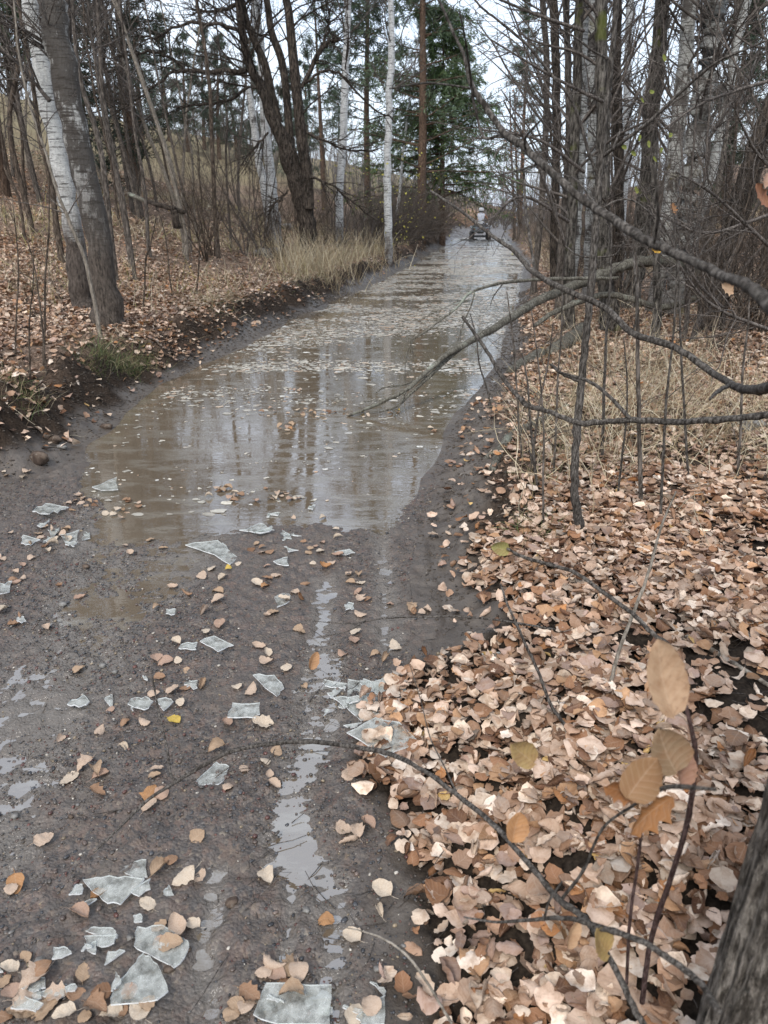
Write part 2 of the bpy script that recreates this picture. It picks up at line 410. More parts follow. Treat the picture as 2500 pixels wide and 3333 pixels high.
def water_mat():
    m = NT('muddy_water'); ov = m.coord()
    n = m.noise(ov, 1.1, 5, .6); ice = m.noise(m.coord('Object', (1.2, 3.2, 1)), 2.6, 6, .68)
    k = m.ramp(ice, [(.50, 0.0), (.60, .55)])
    c = m.mix(m.ramp(n, [(.35, 0.0), (.65, 1.0)]), (.105, .080, .054), (.135, .105, .073))
    c = m.mix(k, c, (.20, .18, .145))
    rp = m.noise(m.coord('Object', (7, 16, 1)), 1.6, 3, .5); rp2 = m.noise(ov, 75, 2)
    nm = m.bump(rp, .055, .010, m.bump(m.math('MULTIPLY', rp2, k), .25, .003))
    r = m.ramp(ice, [(.50, .015), (.62, .12)])
    return m.done(m.pbr(color=c, rough=r, normal=nm, ior=2.75))
M['water'] = water_mat()
def ice_mat():
    m = NT('clear_ice'); ov = m.coord(); n = m.noise(ov, 22, 6, .7); b = m.n('ShaderNodeTexVoronoi', {'Vector': ov, 'Scale': 160.0}).outputs['Distance']
    milk = m.ramp(n, [(.38, .15), (.62, .95)])
    c = m.mix(m.ramp(b, [(.10, 0.0), (.35, 1.0)]), (.95, .95, .92), (.66, .66, .61))
    p = m.pbr(color=c, rough=.14, ior=1.5, normal=m.bump(n, .3, .004))
    t = m.n('ShaderNodeBsdfTransparent', {'Color': (.86, .88, .87, 1)}).outputs[0]
    return m.done(m.n('ShaderNodeMixShader', {0: m.math('MULTIPLY', milk, .38), 1: t, 2: p}).outputs[0])
M['ice'] = ice_mat(); M['frost'] = plain('frosty_ice_rim', (.80, .82, .82), .4)

# ------------------------------------------------------------------ ground sheet
def axis(lo, hi, step, mn, mx, gr):
    mid = list(np.arange(lo, hi, step)); a = []; s = step; v = mid[-1]
    while v < mx: s *= gr; v += s; a.append(v)
    b = []; s = step; v = mid[0]
    while v > mn: s *= gr; v -= s; b.append(v)
    return np.array(b[::-1] + mid + a)
gx = axis(-2.4, 2.2, .013, -130, 150, 1.022); gy = axis(.95, 4.6, .013, -25, 240, 1.016)
X, Y = np.meshgrid(gx, gy); Z = height(X, Y)
nx, ny = len(gx), len(gy)
idx = np.arange(nx * ny).reshape(ny, nx)
F = np.stack([idx[:-1, :-1], idx[:-1, 1:], idx[1:, 1:], idx[1:, :-1]], -1).reshape(-1, 4)
xr, yr = X.ravel(), Y.ravel()
def litter_w(x, y):
    dl = XL(y) - x; r = x - LB(y) + fbm(x * 2.3, y * 2.3, 3, 71) * .22
    left = ss(.22, .80, dl + fbm(x * 2, y * 2, 3, 73) * .35)
    return np.clip(np.maximum(left, ss(-.03, .12, r)), 0, 1)
dl = XL(yr) - xr
lit = litter_w(xr, yr)
silt = np.zeros(len(xr))
for pl, w, dep in RUTW: silt = np.maximum(silt, np.exp(-(segdist(xr, yr, pl) / w * (1 + .5 * fbm(xr * 6, yr * 6, 3, 171))) ** 2) * (yr < 5))
silt = np.clip(silt * 1.3 + .5 * fbm(xr * 14, yr * 14, 4, 173), 0, 1) * (silt > .12)
grav = (1 - lit) * ss(5.5, 4.0, yr) * ss(.08, -.15, xr - (LB(yr) - .28 * ss(2.3, 3.0, yr))) * (1 - .6 * ss(-.5, -.2, dl))
green = ss(.1, .35, fbm(xr * .25, yr * .25, 3, 81)) * ss(12, 18, yr) * ss(2, 5, dl) * .8 + ss(9, 14, dl) * ss(18, 26, yr) * .8
bank = ss(.12, .30, dl + .2 * fbm(xr * 3, yr * 3, 3, 31)) * ss(1.1, .6, dl)
g_o = mk('ground', np.stack([xr, yr, Z.ravel()], 1), F, M['ground'], attrs=dict(silt=silt, bank=bank, gravel=grav, mud=1 - lit, litter=lit, green=np.clip(green, 0, 1)))
tag(g_o, kind='structure')
wx = np.array([[-4.5, -3, ZW], [4, -3, ZW], [4, 12, ZW], [-4.5, 12, ZW], [13, 62, ZW], [-2, 62, ZW]])
w_o = mk('water', wx, [[0, 1, 2, 3], [3, 2, 4, 5]], M['water'], smooth=False); tag(w_o, kind='structure')

# ------------------------------------------------------------------ leaves
PAL = np.array([[.47, .36, .27], [.40, .29, .205], [.54, .44, .33], [.31, .20, .13], [.22, .115, .06], [.36, .22, .12], [.12, .065, .04], [.58, .50, .40], [.42, .29, .11], [.29, .21, .165], [.33, .155, .06]])
PW = np.array([.20, .16, .15, .13, .08, .06, .09, .08, .006, .08, .01]); PW /= PW.sum()
def leafmesh(pos, size, nu, nv, g, tilt=.45, curl=1.1, col=None, norm=None):
    N = len(pos)
    u = np.linspace(-1, 1, nu)[None, :, None]; v = np.linspace(0, 1, nv)[None, None, :]
    kind = g.random(N)
    asp = np.where(kind < .7, g.uniform(.72, 1.0, N), np.where(kind < .85, g.uniform(.5, .7, N), g.uniform(.8, 1.05, N)))[:, None, None]
    prof = np.sin(np.pi * np.clip(v, 0.0, 1) ** g.uniform(.62, 1.0, (N, 1, 1))) ** g.uniform(.5, .8, (N, 1, 1))
    if nv > 6:
        lob = 1 - .50 * (np.abs(np.sin(v * np.pi * 3.5)) ** .8) * (kind > .74)[:, None, None]
        prof = prof * lob
    w = (prof + .03) * .5 * asp
    c = g.normal(0, curl, (N, 1, 1)); c = np.where(np.abs(c) < .05, .05, c)
    roll = (g.random((N, 1, 1)) < .15); c = np.where(roll, np.sign(c) * g.uniform(2.0, 3.2, (N, 1, 1)), c)
    x = w * np.sin(c * u) / c * 1.0; z = w * (1 - np.cos(c * u)) / c
    bend = g.normal(0, .55, (N, 1, 1)); y = (v - .5) * (1 - .12 * np.abs(bend)) + 0 * u
    z = z + bend * (v - .5) ** 2 + g.normal(0, .022, (N, nu, nv)) + .05 * g.normal(0, 1, (N, 1, 1)) * u * (v - .5) * 2
    x = x * (1 + g.normal(0, .09, (N, 1, nv))) * np.ones_like(z) + g.normal(0, .016, (N, nu, nv)); y = y * np.ones_like(z)
    Pl = np.stack([x, y, z], -1).reshape(N, nu * nv, 3) * np.asarray(size)[:, None, None]
    yaw = g.uniform(0, 2 * np.pi, N); ax = g.uniform(0, 2 * np.pi, N); an = g.normal(0, tilt, N)
    cy, sy = np.cos(yaw), np.sin(yaw)
    Ry = np.zeros((N, 3, 3)); Ry[:, 0, 0] = cy; Ry[:, 0, 1] = -sy; Ry[:, 1, 0] = sy; Ry[:, 1, 1] = cy; Ry[:, 2, 2] = 1
    kx, ky = np.cos(ax), np.sin(ax); ca, sa = np.cos(an), np.sin(an); C = 1 - ca
    Rt = np.zeros((N, 3, 3))
    Rt[:, 0, 0] = ca + kx * kx * C; Rt[:, 0, 1] = kx * ky * C; Rt[:, 0, 2] = ky * sa
    Rt[:, 1, 0] = kx * ky * C; Rt[:, 1, 1] = ca + ky * ky * C; Rt[:, 1, 2] = -kx * sa
    Rt[:, 2, 0] = -ky * sa; Rt[:, 2, 1] = kx * sa; Rt[:, 2, 2] = ca
    Pw = np.einsum('nij,nkj->nki', Rt @ Ry, Pl) + np.asarray(pos)[:, None]
    if col is None:
        ci = g.choice(len(PAL), N, p=PW); col = PAL[ci] * np.clip(g.normal(1.02, .26, (N, 1)), .3, 1.45) * np.array([1.05, 1.02, 1.04])
    cc = np.repeat(col[:, None], nu * nv, 1)
    uv = np.stack([np.broadcast_to(u, (N, nu, nv)), np.broadcast_to(v, (N, nu, nv))], -1).reshape(-1, 2)
    ii = np.arange(nu * nv).reshape(nu, nv)
    f = np.stack([ii[:-1, :-1], ii[1:, :-1], ii[1:, 1:], ii[:-1, 1:]], -1).reshape(-1, 4)
    Fa = (f[None] + (np.arange(N) * nu * nv)[:, None, None]).reshape(-1, 4)
    return Pw.reshape(-1, 3), Fa, cc.reshape(-1, 3), uv
def visible(x, y, z, m=140):
    px, py, d = pix(x, y, z)
    return (px > -m) & (px < 2500 + m) & (py > -m) & (py < 3333 + m) & (y > .3)
def scatter(n, x0, x1, y0, y1, g, wfun, m=140):
    x = g.uniform(x0, x1, n); y = g.uniform(y0, y1, n)
    k = g.random(n) < wfun(x, y); x, y = x[k], y[k]
    z = height(x, y); k = visible(x, y, z, m)
    return x[k], y[k], z[k]
def litter(name, n, box, nu, nv, size, g, layers, wfun, tilt=.45, curl=1.1):
    x, y, z = scatter(n, *box, g, wfun)
    pos = np.stack([x, y, z + g.uniform(.004, layers, len(x))], 1)
    V, Fa, c, uv = leafmesh(pos, g.uniform(size[0], size[1], len(x)), nu, nv, g, tilt, curl)
    o = mk(name, V, Fa, M['leaf'], col=c, uv=uv)
    tag(o, kind='stuff'); return o
g = np.random.default_rng(5)
wr = lambda x, y: .05 * (x > XR(y) + .05) + ss(-.02, .16, x - LB(y) + fbm(x * 2.3, y * 2.3, 3, 71) * .24) * np.clip(.50 + 1.9 * fbm(x * 1.6, y * 1.6, 3, 77), .10, 1)
wall = lambda x, y: np.where(x > XR(y), ss(-.03, .18, x - LB(y) + fbm(x * 2.3, y * 2.3, 3, 71) * .24), ss(.20, .70, XL(y) - x + fbm(x * 2, y * 2, 3, 73) * .5) + .16 * ss(.05, .2, XL(y) - x)) * np.clip(.7 + 1.3 * fbm(x * .7, y * .7, 3, 79), .15, 1)
litter('leaf_litter', 32000, (-.3, 3.6, .7, 3.4), 5, 9, (.024, .078), g, .045, wr, .38, .9)
litter('leaf_litter', 40000, (.2, 5.2, 3.4, 6.6), 5, 7, (.026, .074), g, .04, wr, .38, .9)
litter('leaf_litter', 150000, (-9, 8.5, 4.2, 13.5), 3, 4, (.045, .085), g, .035, lambda x, y: wall(x, y) * np.where((x > 0) & (y < 6.6), 0, 1) * .9)
litter('leaf_litter', 150000, (-20, 16, 13.5, 32), 3, 3, (.05, .10), g, .03, lambda x, y: wall(x, y) * .55)

# ------------------------------------------------------------------ pebbles, ice flakes, grass
def blobs(pos, rad, g, col, name, mat):
    N = len(pos)
    base = np.array([[-1, -1, -1], [1, -1, -1], [1, 1, -1], [-1, 1, -1], [-1, -1, 1], [1, -1, 1], [1, 1, 1], [-1, 1, 1]], float) * .62
    mids = np.array([[0, 0, -1], [0, 0, 1], [0, -1, 0], [0, 1, 0], [-1, 0, 0], [1, 0, 0]], float)
    T = np.concatenate([base, mids])
    fs = {8: (0, 3, 2, 1), 9: (4, 5, 6, 7), 10: (0, 1, 5, 4), 11: (2, 3, 7, 6), 12: (3, 0, 4, 7), 13: (1, 2, 6, 5)}
    tri = [(f[i], f[(i + 1) % 4], c) for c, f in fs.items() for i in range(4)]
    a = g.uniform(0, 6.28, N); s = g.uniform([.7, .6, .35], [1.3, 1.0, .65], (N, 3)) * rad[:, None]
    V = T[None] * (1 + g.normal(0, .10, (N, 14, 1))) * s[:, None]
    x = V[..., 0] * np.cos(a)[:, None] - V[..., 1] * np.sin(a)[:, None]; y = V[..., 0] * np.sin(a)[:, None] + V[..., 1] * np.cos(a)[:, None]
    V = np.stack([x, y, V[..., 2]], -1) + pos[:, None]
    Fa = (np.array(tri)[None] + (np.arange(N) * 14)[:, None, None]).reshape(-1, 3)
    return mk(name, V.reshape(-1, 3), Fa, mat, col=np.repeat(col[:, None], 14, 1).reshape(-1, 3))
wg = lambda x, y: (1 - litter_w(x, y)) * ss(4.8, 3.9, y) * (1 - .8 * np.exp(-(segdist(x, y, RUTW[3][0]) / .08) ** 2)) * np.clip(.5 + 2.2 * fbm(x * 2.2, y * 2.2, 3, 91), .05, 1) * np.where(x > LB(y) - .3, ss(2.9, 2.3, y) * .8 + .05, 1)
PB = np.array([[.055, .055, .058], [.080, .068, .058], [.11, .080, .064], [.10, .042, .032], [.030, .030, .032], [.12, .11, .10], [.22, .17, .11], [.42, .38, .32]])
PBW = [.20, .22, .2, .09, .12, .10, .05, .02]
for n, r0, r1, name in ((150000, .0018, .0046, 'gravel'), (22000, .004, .0095, 'gravel')):
    x, y, z = scatter(n, -2.6, .9, .8, 4.8, g, wg)
    r = g.uniform(r0, r1, len(x)) * g.uniform(.7, 1.0, len(x)); col = PB[g.choice(8, len(x), p=PBW)] * g.uniform(.7, 1.2, (len(x), 1))
    tag(blobs(np.stack([x, y, z + r * .15], 1), r, g, col, name, M['pebble']), kind='stuff')

def flakes(n, g):
    y = 3.9 + 50 * g.random(n) ** 1.25; x = g.uniform(XL(y) + .05, XR(y) - .03)
    near = ss(5.4, 8.5, y + 1.2 * fbm(x, y, 3, 95)) * .93 + .07
    k = (g.random(n) < near * np.clip(.55 + 2.4 * fbm(x * .9, y * 1.6, 4, 97), .05, 1)) & (height(x, y, False) < ZW - .004)
    x, y = x[k], y[k]; n = len(x)
    r = np.where(g.random(n) < .85, g.uniform(.008, .030, n), g.uniform(.03, .07, n)) * (.5 + .25 * ss(5, 9, y) + 1.0 * ss(8, 30, y)); el = g.uniform(1.0, 1.9, n)
    a = np.arange(8) * np.pi / 4
    rr = r[:, None] * g.uniform(.55, 1.1, (n, 8))
    yaw = g.normal(0, .6, n)[:, None]
    px_ = rr * np.cos(a) * el[:, None]; py_ = rr * np.sin(a)
    V = np.zeros((n, 9, 3))
    V[:, :8, 0] = x[:, None] + px_ * np.cos(yaw) - py_ * np.sin(yaw); V[:, :8, 1] = y[:, None] + px_ * np.sin(yaw) + py_ * np.cos(yaw)
    V[:, 8, 0] = x; V[:, 8, 1] = y
    V[..., 2] = ZW + g.uniform(.0008, .004, n)[:, None] + g.normal(0, .0012, (n, 9))
    t = np.array([(0, 1, 2, 8), (2, 3, 4, 8), (4, 5, 6, 8), (6, 7, 0, 8)])
    Fa = (t[None] + (np.arange(n) * 9)[:, None, None]).reshape(-1, 4)
    pal = np.array([[.52, .48, .40], [.42, .39, .33], [.33, .30, .25], [.60, .58, .53], [.40, .27, .18], [.56, .44, .33]])
    col = pal[g.choice(6, n, p=[.28, .26, .2, .12, .06, .08])] * g.uniform(.8, 1.15, (n, 1))
    o = mk('floating_ice_debris', V.reshape(-1, 3), Fa, M['flake'], col=np.repeat(col[:, None], 9, 1).reshape(-1, 3), smooth=False)
    tag(o, kind='stuff')
flakes(90000, g)

def grass(name, x, y, hgt, g, pal, lean=.35, w=.0035, K=5, wild=.14):
    n = len(x); z = height(x, y) - .01
    D = np.stack([g.normal(0, lean, n), g.normal(0, lean, n), np.ones(n)], 1)
    P = grow(np.stack([x, y, z], 1), D, hgt, K, wild, -.10, g)
    up = g.normal(0, 1, (n, 1, 3)); T = np.gradient(P, axis=1); s = np.cross(T, up); s /= np.linalg.norm(s, axis=2, keepdims=True) + 1e-9
    ww = (w * (1 + ss(6, 25, y) * 1.6))[:, None, None] * np.linspace(1, .25, K)[None, :, None]
    V = np.stack([P - s * ww, P + s * ww], 2).reshape(-1, 3)
    b = np.arange(n * K * 2).reshape(n, K, 2)
    Fa = np.stack([b[:, :-1, 0], b[:, :-1, 1], b[:, 1:, 1], b[:, 1:, 0]], -1).reshape(-1, 4)
    col = np.array(pal)[g.integers(0, len(pal), n)] * g.uniform(.7, 1.2, (n, 1))
    o = mk(name, V, Fa, M['grass'], col=np.repeat(col[:, None], K * 2, 1).reshape(-1, 3)); tag(o, kind='stuff'); return o
TAN = [(.50, .42, .28), (.40, .32, .20), (.30, .23, .14), (.58, .51, .37), (.22, .15, .09)]
GRN = [(.07, .10, .03), (.11, .14, .05), (.05, .075, .025), (.20, .18, .09), (.26, .21, .12)]
def pxpatch(pl, n, g, sx, sy):
    xs, ys = [], []
    for px, py in pl:
        a = G(px, py); xs.append(a[0] + g.normal(0, sx, n)); ys.append(a[1] + g.normal(0, sy, n))
    return np.concatenate(xs), np.concatenate(ys)
# tan grass: right of the water, along the top of the left bank, on the slopes
x, y = pxpatch([(1900, 1350), (2000, 1300), (2100, 1380), (2200, 1420), (2300, 1380), (2150, 1250), (2250, 1200), (2350, 1300), (1780, 1400), (2420, 1400), (1980, 1200), (1760, 1500), (2060, 1480)], 150, g, .32, .42)
k = x > LB(y) + .15; x, y = x[k], y[k]
grass('dry_grass', x, y, g.uniform(.2, .62, len(x)), g, TAN, .5, .0028, 6, .2)
n = 26000; y = g.uniform(6.5, 32, n); dl_ = g.uniform(.55, 9, n) ** 1.0; x = XL(y) - dl_
k = (g.random(n) < np.clip(.25 + 2.0 * fbm(x * .5, y * .5, 3, 111), 0, 1) * ss(6.5, 11, y) * np.where(dl_ < 1.6, 1, .75)) & visible(x, y, height(x, y, False)); x, y = x[k], y[k]
grass('dry_grass', x, y, g.uniform(.12, .5, len(x)), g, TAN + [(.30, .28, .10)], .45, .003, 4, .18)
n = 22000; y = g.uniform(7, 34, n); x = XR(y) + g.uniform(.5, 9, n)
k = (g.random(n) < np.clip(.3 + 2.0 * fbm(x * .5, y * .5, 3, 113), 0, 1) * .8) & visible(x, y, height(x, y, False)); x, y = x[k], y[k]
grass('dry_grass', x, y, g.uniform(.12, .55, len(x)), g, TAN, .5, .003, 4, .2)
x, y = pxpatch([(1020, 880), (1050, 890), (980, 870), (1100, 870), (1140, 850), (1180, 840), (1240, 830), (950, 890), (1010, 860)], 130, g, .3, .35)
grass('dry_grass', x, y, g.uniform(.3, .9, len(x)), g, TAN[:4], .3, .003, 5, .12)
n = 2600; y = g.uniform(5, 17, n); x = XL(y) - g.normal(.60, .12, n); k = g.random(n) < np.clip(.35 + 2.5 * fbm(x * 1.2, y * 1.2, 3, 141), 0, 1); x, y = x[k], y[k]
grass('dry_grass', x, y, g.uniform(.08, .34, len(x)), g, TAN + [(.16, .17, .06)], .9, .002, 6, .3)
n = 1500; y = g.uniform(4.6, 20, n); x = XL(y) - g.normal(.42, .10, n); z = height(x, y, True) + .005
P = grow(np.stack([x, y, z], 1), np.stack([g.uniform(.2, 1, n), g.normal(0, .8, n), g.normal(-.3, .3, n)], 1), g.uniform(.05, .28, n), 6, .3, -.12, g)
P[..., 2] = np.maximum(P[..., 2], height(P[..., 0].ravel(), P[..., 1].ravel(), True).reshape(P.shape[:2]) + .002)
V, Fa = tubes(P, g.uniform(.001, .005, n)[:, None] * np.linspace(1, .3, 6)[None], 4); tag(mk('exposed_roots', V, Fa, M['dark_bark']), kind='stuff')
# green tufts
for pts, n, sx, hh in (([(370, 1190), (400, 1180), (330, 1200), (430, 1215), (300, 1215), (470, 1190)], 120, .07, .2), ([(90, 1340), (70, 1320)], 60, .06, .14), ([(1720, 1760), (1755, 1720), (1700, 1740)], 34, .05, .16), ([(1830, 1490), (1700, 1560), (1870, 1310), (1780, 1580)], 30, .05, .14), ([(60, 800), (30, 780), (120, 830)], 80, .25, .15)):
    x, y = pxpatch(pts, n, g, sx, sx)
    grass('green_grass', x, y, g.uniform(.5, 1.2, len(x)) * hh, g, GRN, .6, .0022, 5, .16)

# undergrowth: low leafless brush that reads as one tangle
def tangle(name, x, y, hgt, g, mat, w=.004, lean=.5, kids=3, K=5):
    n = len(x); z = height(x, y, False) - .02
    D = np.stack([g.normal(0, lean, n), g.normal(0, lean, n), np.ones(n)], 1)
    P = grow(np.stack([x, y, z], 1), D, hgt, K + 1, .13, .0, g); Rr = (w * (1 + .04 * y))[:, None] * np.linspace(1, .4, K + 1)[None]
    parts = [tubes(P, Rr, 3)]
    Q, RQ = sub(P, Rr, kids, .45 * np.repeat(hgt, kids), .65, 4, .15, .02, .1, g, .2, 1, .6); parts.append(tubes(Q, RQ, 3))
    V, Fa = join(parts); o = mk(name, V, Fa, mat); tag(o, kind='stuff'); return o
def brushpts(n, f, y0, y1, d0, d1, side, g):
    y = g.uniform(y0, y1, n); d = g.uniform(d0, d1, n); x = XL(y) - d if side < 0 else XR(y) + d
    k = (g.random(n) < f(x, y)) & visible(x, y, height(x, y, False), 250); return x[k], y[k]
cl = lambda s: (lambda x, y: np.clip(.35 + 2.2 * fbm(x * .45, y * .45, 3, s), .03, 1))
x, y = brushpts(1500, cl(121), 8, 34, .8, 16, -1, g); tangle('undergrowth', x, y, g.uniform(.3, 1.3, len(x)), g, M['twig'], .0028)
x, y = brushpts(2300, cl(123), 8.5, 30, 1.0, 12, 1, g); tangle('undergrowth', x, y, g.uniform(.4, 1.8, len(x)), g, M['twig'], .003, .6)
x, y = brushpts(900, cl(131), 19, 46, .3, 4.5, -1, g); tangle('undergrowth', x, y, g.uniform(.5, 2.0, len(x)), g, M['pale_twig'], .0024, .7, 6)
x, y = brushpts(1000, cl(133), 19, 48, .2, 5, 1, g); tangle('undergrowth', x, y, g.uniform(.5, 2.2, len(x)), g, M['pale_twig'], .0024, .7, 6)
x, y = brushpts(620, cl(127), 5.4, 10, .7, 5.5, 1, g); tangle('undergrowth', x, y, g.uniform(.3, 1.3, len(x)), g, M['pale_twig'], .0019, .6, 4)
x, y = brushpts(120, cl(129), 4.8, 8, .8, 4.5, -1, g); tangle('undergrowth', x, y, g.uniform(.2, .8, len(x)), g, M['twig'], .002, .5)

x, y = brushpts(560, lambda x, y: .9 + 0 * x, 18, 42, 4, 22, -1, g); tangle('undergrowth', x, y, g.uniform(1.0, 3.4, len(x)), g, M['pale_twig'], .003, .3, 5)
n = 9000; y = g.uniform(2.6, 16, n); sd_ = g.random(n) < .5; x = np.where(sd_, XR(y) + g.uniform(-.02, .5, n), XL(y) - g.uniform(-.02, .55, n)); z = height(x, y); k = visible(x, y, z); x, y, z = x[k], y[k], z[k]
rr_ = g.uniform(.003, .013, len(x)) * (1 + ss(5, 14, y)); tag(blobs(np.stack([x, y, z], 1), rr_, g, np.array([.075, .060, .047]) * g.uniform(.5, 1.25, (len(x), 1)), 'mud', M['clod']), kind='stuff')

# ------------------------------------------------------------------ trees
def crown_mesh(P0, R0, g, n1, l1, n2, n3, lo=.3, up=.03, ang=.8, wob=.12, detail=1.0, r1=.02):
    """three orders of leafless branches on a trunk path"""
    B1, Q1 = sub(P0, R0, n1, l1, ang, 8, wob, up, r1, g, lo, .99, .45)
    B2, Q2 = sub(B1, Q1, n2, l1 * .42, .75, 5, wob * 1.1, up * .5, r1 * .5, g, .15, 1, .6)
    parts = [tubes(B1, Q1, 4), tubes(B2, Q2, 3)]
    if n3:
        B3, Q3 = sub(B2, Q2, n3, l1 * .2, .8, 4, wob * 1.2, .01, r1 * .3, g, .15, 1, .65); parts.append(tubes(B3, Q3, 3))
    return parts
SLOT = {}
def tree_px(name, label, cat, D, pts, mat, top=10.0, crown=None, limbs=(), crmat=None, group=None, seed=1, flare=1.25, drop=None, extra=()):
    """a tree whose trunk line is read off the photo at its own distance D; (px, py, width px) from base to top"""
    g = np.random.default_rng(seed)
    P = []
    for px, py, w in pts:
        q, t = W(px, py, D); P.append([*q, w / 2 / FP * t])
    d = np.array(P[-1][:3]) - np.array(P[-2][:3]); d /= np.linalg.norm(d); r = P[-1][3]; q = np.array(P[-1][:3]); kk = 0
    while q[2] < top and d[2] > .2:
        d = d + g.normal(0, .03, 3); d /= np.linalg.norm(d); q = q + d * 1.1; r *= .86; P.append([*q, max(r, .006)]); kk += 1
        if kk > 14: break
    b = np.array(P[0]); gz = h1(b[0], b[1])
    if b[2] > gz + .05: P.insert(0, [b[0], b[1], gz - .1, b[3] * flare])
    else: P[0][3] *= flare; P.insert(0, [b[0], b[1], min(gz, b[2]) - .25, b[3] * flare * 1.15])
    S = smoothpath(P, 4)
    base = np.array([S[0][0], S[0][1], gz])
    root = empty(name, base, label, cat, group)
    rel = S[:, :3] - base
    wn_ = np.stack([S[:, 3] * .10 * g.normal(0, 1, len(S)), S[:, 3] * .10 * g.normal(0, 1, len(S)), 0 * S[:, 3]], 1) * (len(pts) > 0)
    tp = [tubes((rel + wn_)[None], (S[:, 3] * g.uniform(.95, 1.05, len(S)))[None], 14 if S[2][3] > .06 else 7)]
    for lp in extra:      # further stems of the same tree
        q_ = []
        for px, py, w in lp[1]:
            a, t = W(px, py, D + lp[0]); q_.append([*(a - base), w / 2 / FP * t])
        if lp[2]:
            dd = np.array(q_[-1][:3]) - np.array(q_[-2][:3]); dd /= np.linalg.norm(dd); qq = np.array(q_[-1][:3]); rr = q_[-1][3]
            while qq[2] < top * .9: dd = dd + g.normal(0, .05, 3); dd /= np.linalg.norm(dd); qq = qq + dd; rr *= .85; q_.append([*qq, rr])
        s_ = smoothpath(q_, 4); tp.append(tubes(s_[None, :, :3], s_[None, :, 3], 10))
        if crown: tp += crown_mesh(s_[None, :, :3], s_[None, :, 3], g, 12, 1.6, 4, 4, .2)
    V, Fa = join(tp); tr = mk('trunk', V, Fa, M[mat], root)
    if crown:
        n1, l1, n2, n3, lo = crown
        parts = crown_mesh(rel[None], S[None, :, 3], g, n1, l1, n2, n3, lo)
        V, Fa = join(parts); mk('crown', V, Fa, M[crmat or 'twig'], root)
    for lp in limbs:
        q_ = []
        for px, py, w in lp[1]:
            a, t = W(px, py, D + lp[0]); q_.append([*(a - base), w / 2 / FP * t])
        s_ = smoothpath(q_, 4)
        s_[:, :3] += g.normal(0, .012, (len(s_), 3)) * D / 14
        ps = [tubes(s_[None, :, :3], s_[None, :, 3], 7)]
        B, Q = sub(s_[None, :, :3], s_[None, :, 3], 16, 1.0, .8, 6, .17, .01, .012, g, .15, 1, .6)
        B2, Q2 = sub(B, Q, 4, .45, .8, 4, .2, 0, .006, g, .1, 1, .6)
        ps += [tubes(B, Q, 4), tubes(B2, Q2, 3)]
        V, Fa = join(ps); mk('limb', V, Fa, M[mat if mat in ('dark_bark', 'grey_bark', 'mossy') else (crmat or 'twig')], root)
    return root
bi = 'birch tree'
tree_px('birch_tree', 'thick leaning trunk with patchy black and white bark on the left leafy slope', 'tree', 8.3,
        [(348, 1010, 98), (335, 850, 79), (284, 620, 79), (240, 400, 82), (202, 200, 85), (176, 60, 86), (158, -60, 84)], 'birch_dark', 11, (46, 2.6, 6, 4, .45), seed=2, flare=1.15,
        limbs=[(0, [(215, 250, 18), (165, 160, 12), (130, 60, 8)]), (0, [(165, 330, 14), (80, 230, 9), (0, 150, 7)])])
tree_px('birch_tree', 'white papery birch trunk leaning just behind the thick patchy trunk', 'tree', 9.0,
        [(262, 945, 70), (245, 800, 62), (222, 650, 58), (190, 480, 56), (155, 330, 58), (128, 180, 58), (100, 0, 56)], 'birch_white', 12, (40, 2.4, 6, 4, .5), seed=3)
tree_px('forked_tree', 'dark furrowed tree forking into four upright stems beside the water', 'tree', 17.5,
        [(1012, 835, 66), (1005, 760, 56), (995, 690, 58), (968, 600, 64), (945, 520, 62), (915, 440, 46), (880, 370, 38), (850, 280, 32), (818, 228, 27), (798, 163, 26), (785, 81, 26), (777, 0, 25)],
        'dark_bark', 11, (60, 2.6, 6, 4, .42), crmat='dark_bark', seed=4, flare=1.15,
        extra=[(.1, [(905, 400, 34), (883, 309, 32), (863, 212, 27), (834, 146, 24), (810, 90, 22), (790, 10, 20)], True),
               (.15, [(985, 640, 34), (960, 540, 28), (944, 448, 28), (932, 305, 26), (916, 195, 26), (883, 102, 24), (868, 0, 22)], True),
               (-.1, [(1004, 680, 40), (1000, 560, 36), (985, 480, 38), (973, 366, 36), (960, 244, 34), (952, 163, 32), (940, 41, 28), (928, -20, 26)], True)],
        limbs=[(-.3, [(985, 285, 14), (1034, 183, 15), (1062, 140, 14), (1100, 128, 12)]), (-.3, [(1034, 190, 10), (1066, 100, 7), (1073, 66, 9)]),
               (-.6, [(800, 232, 17), (740, 232, 15), (660, 234, 13), (600, 230, 12), (550, 240, 9), (500, 280, 8), (430, 335, 6), (380, 360, 4)]),
               (-.5, [(600, 230, 10), (560, 190, 9), (500, 168, 8), (430, 180, 6), (360, 190, 5)]),
               (-.8, [(775, 100, 13), (700, 80, 11), (620, 75, 10), (560, 90, 9), (520, 120, 8), (450, 115, 6)]),
               (-.2, [(810, 285, 11), (740, 330, 9), (650, 340, 8), (560, 348, 5)]),
               (-.4, [(990, 270, 9), (1060, 230, 9), (1120, 250, 8), (1200, 340, 6), (1290, 400, 4)]),
               (-.2, [(1000, 430, 10), (1060, 460, 8), (1130, 490, 6), (1230, 490, 4)]),
               (-.3, [(1010, 580, 9), (1070, 595, 7), (1150, 660, 6), (1230, 720, 4)]),
               (-.3, [(940, 620, 8), (900, 660, 6), (870, 690, 4)]), (-.4, [(870, 430, 8), (830, 480, 6), (780, 540, 4)]),
               (.2, [(778, 10, 16), (700, 40, 10), (640, 30, 7)])])
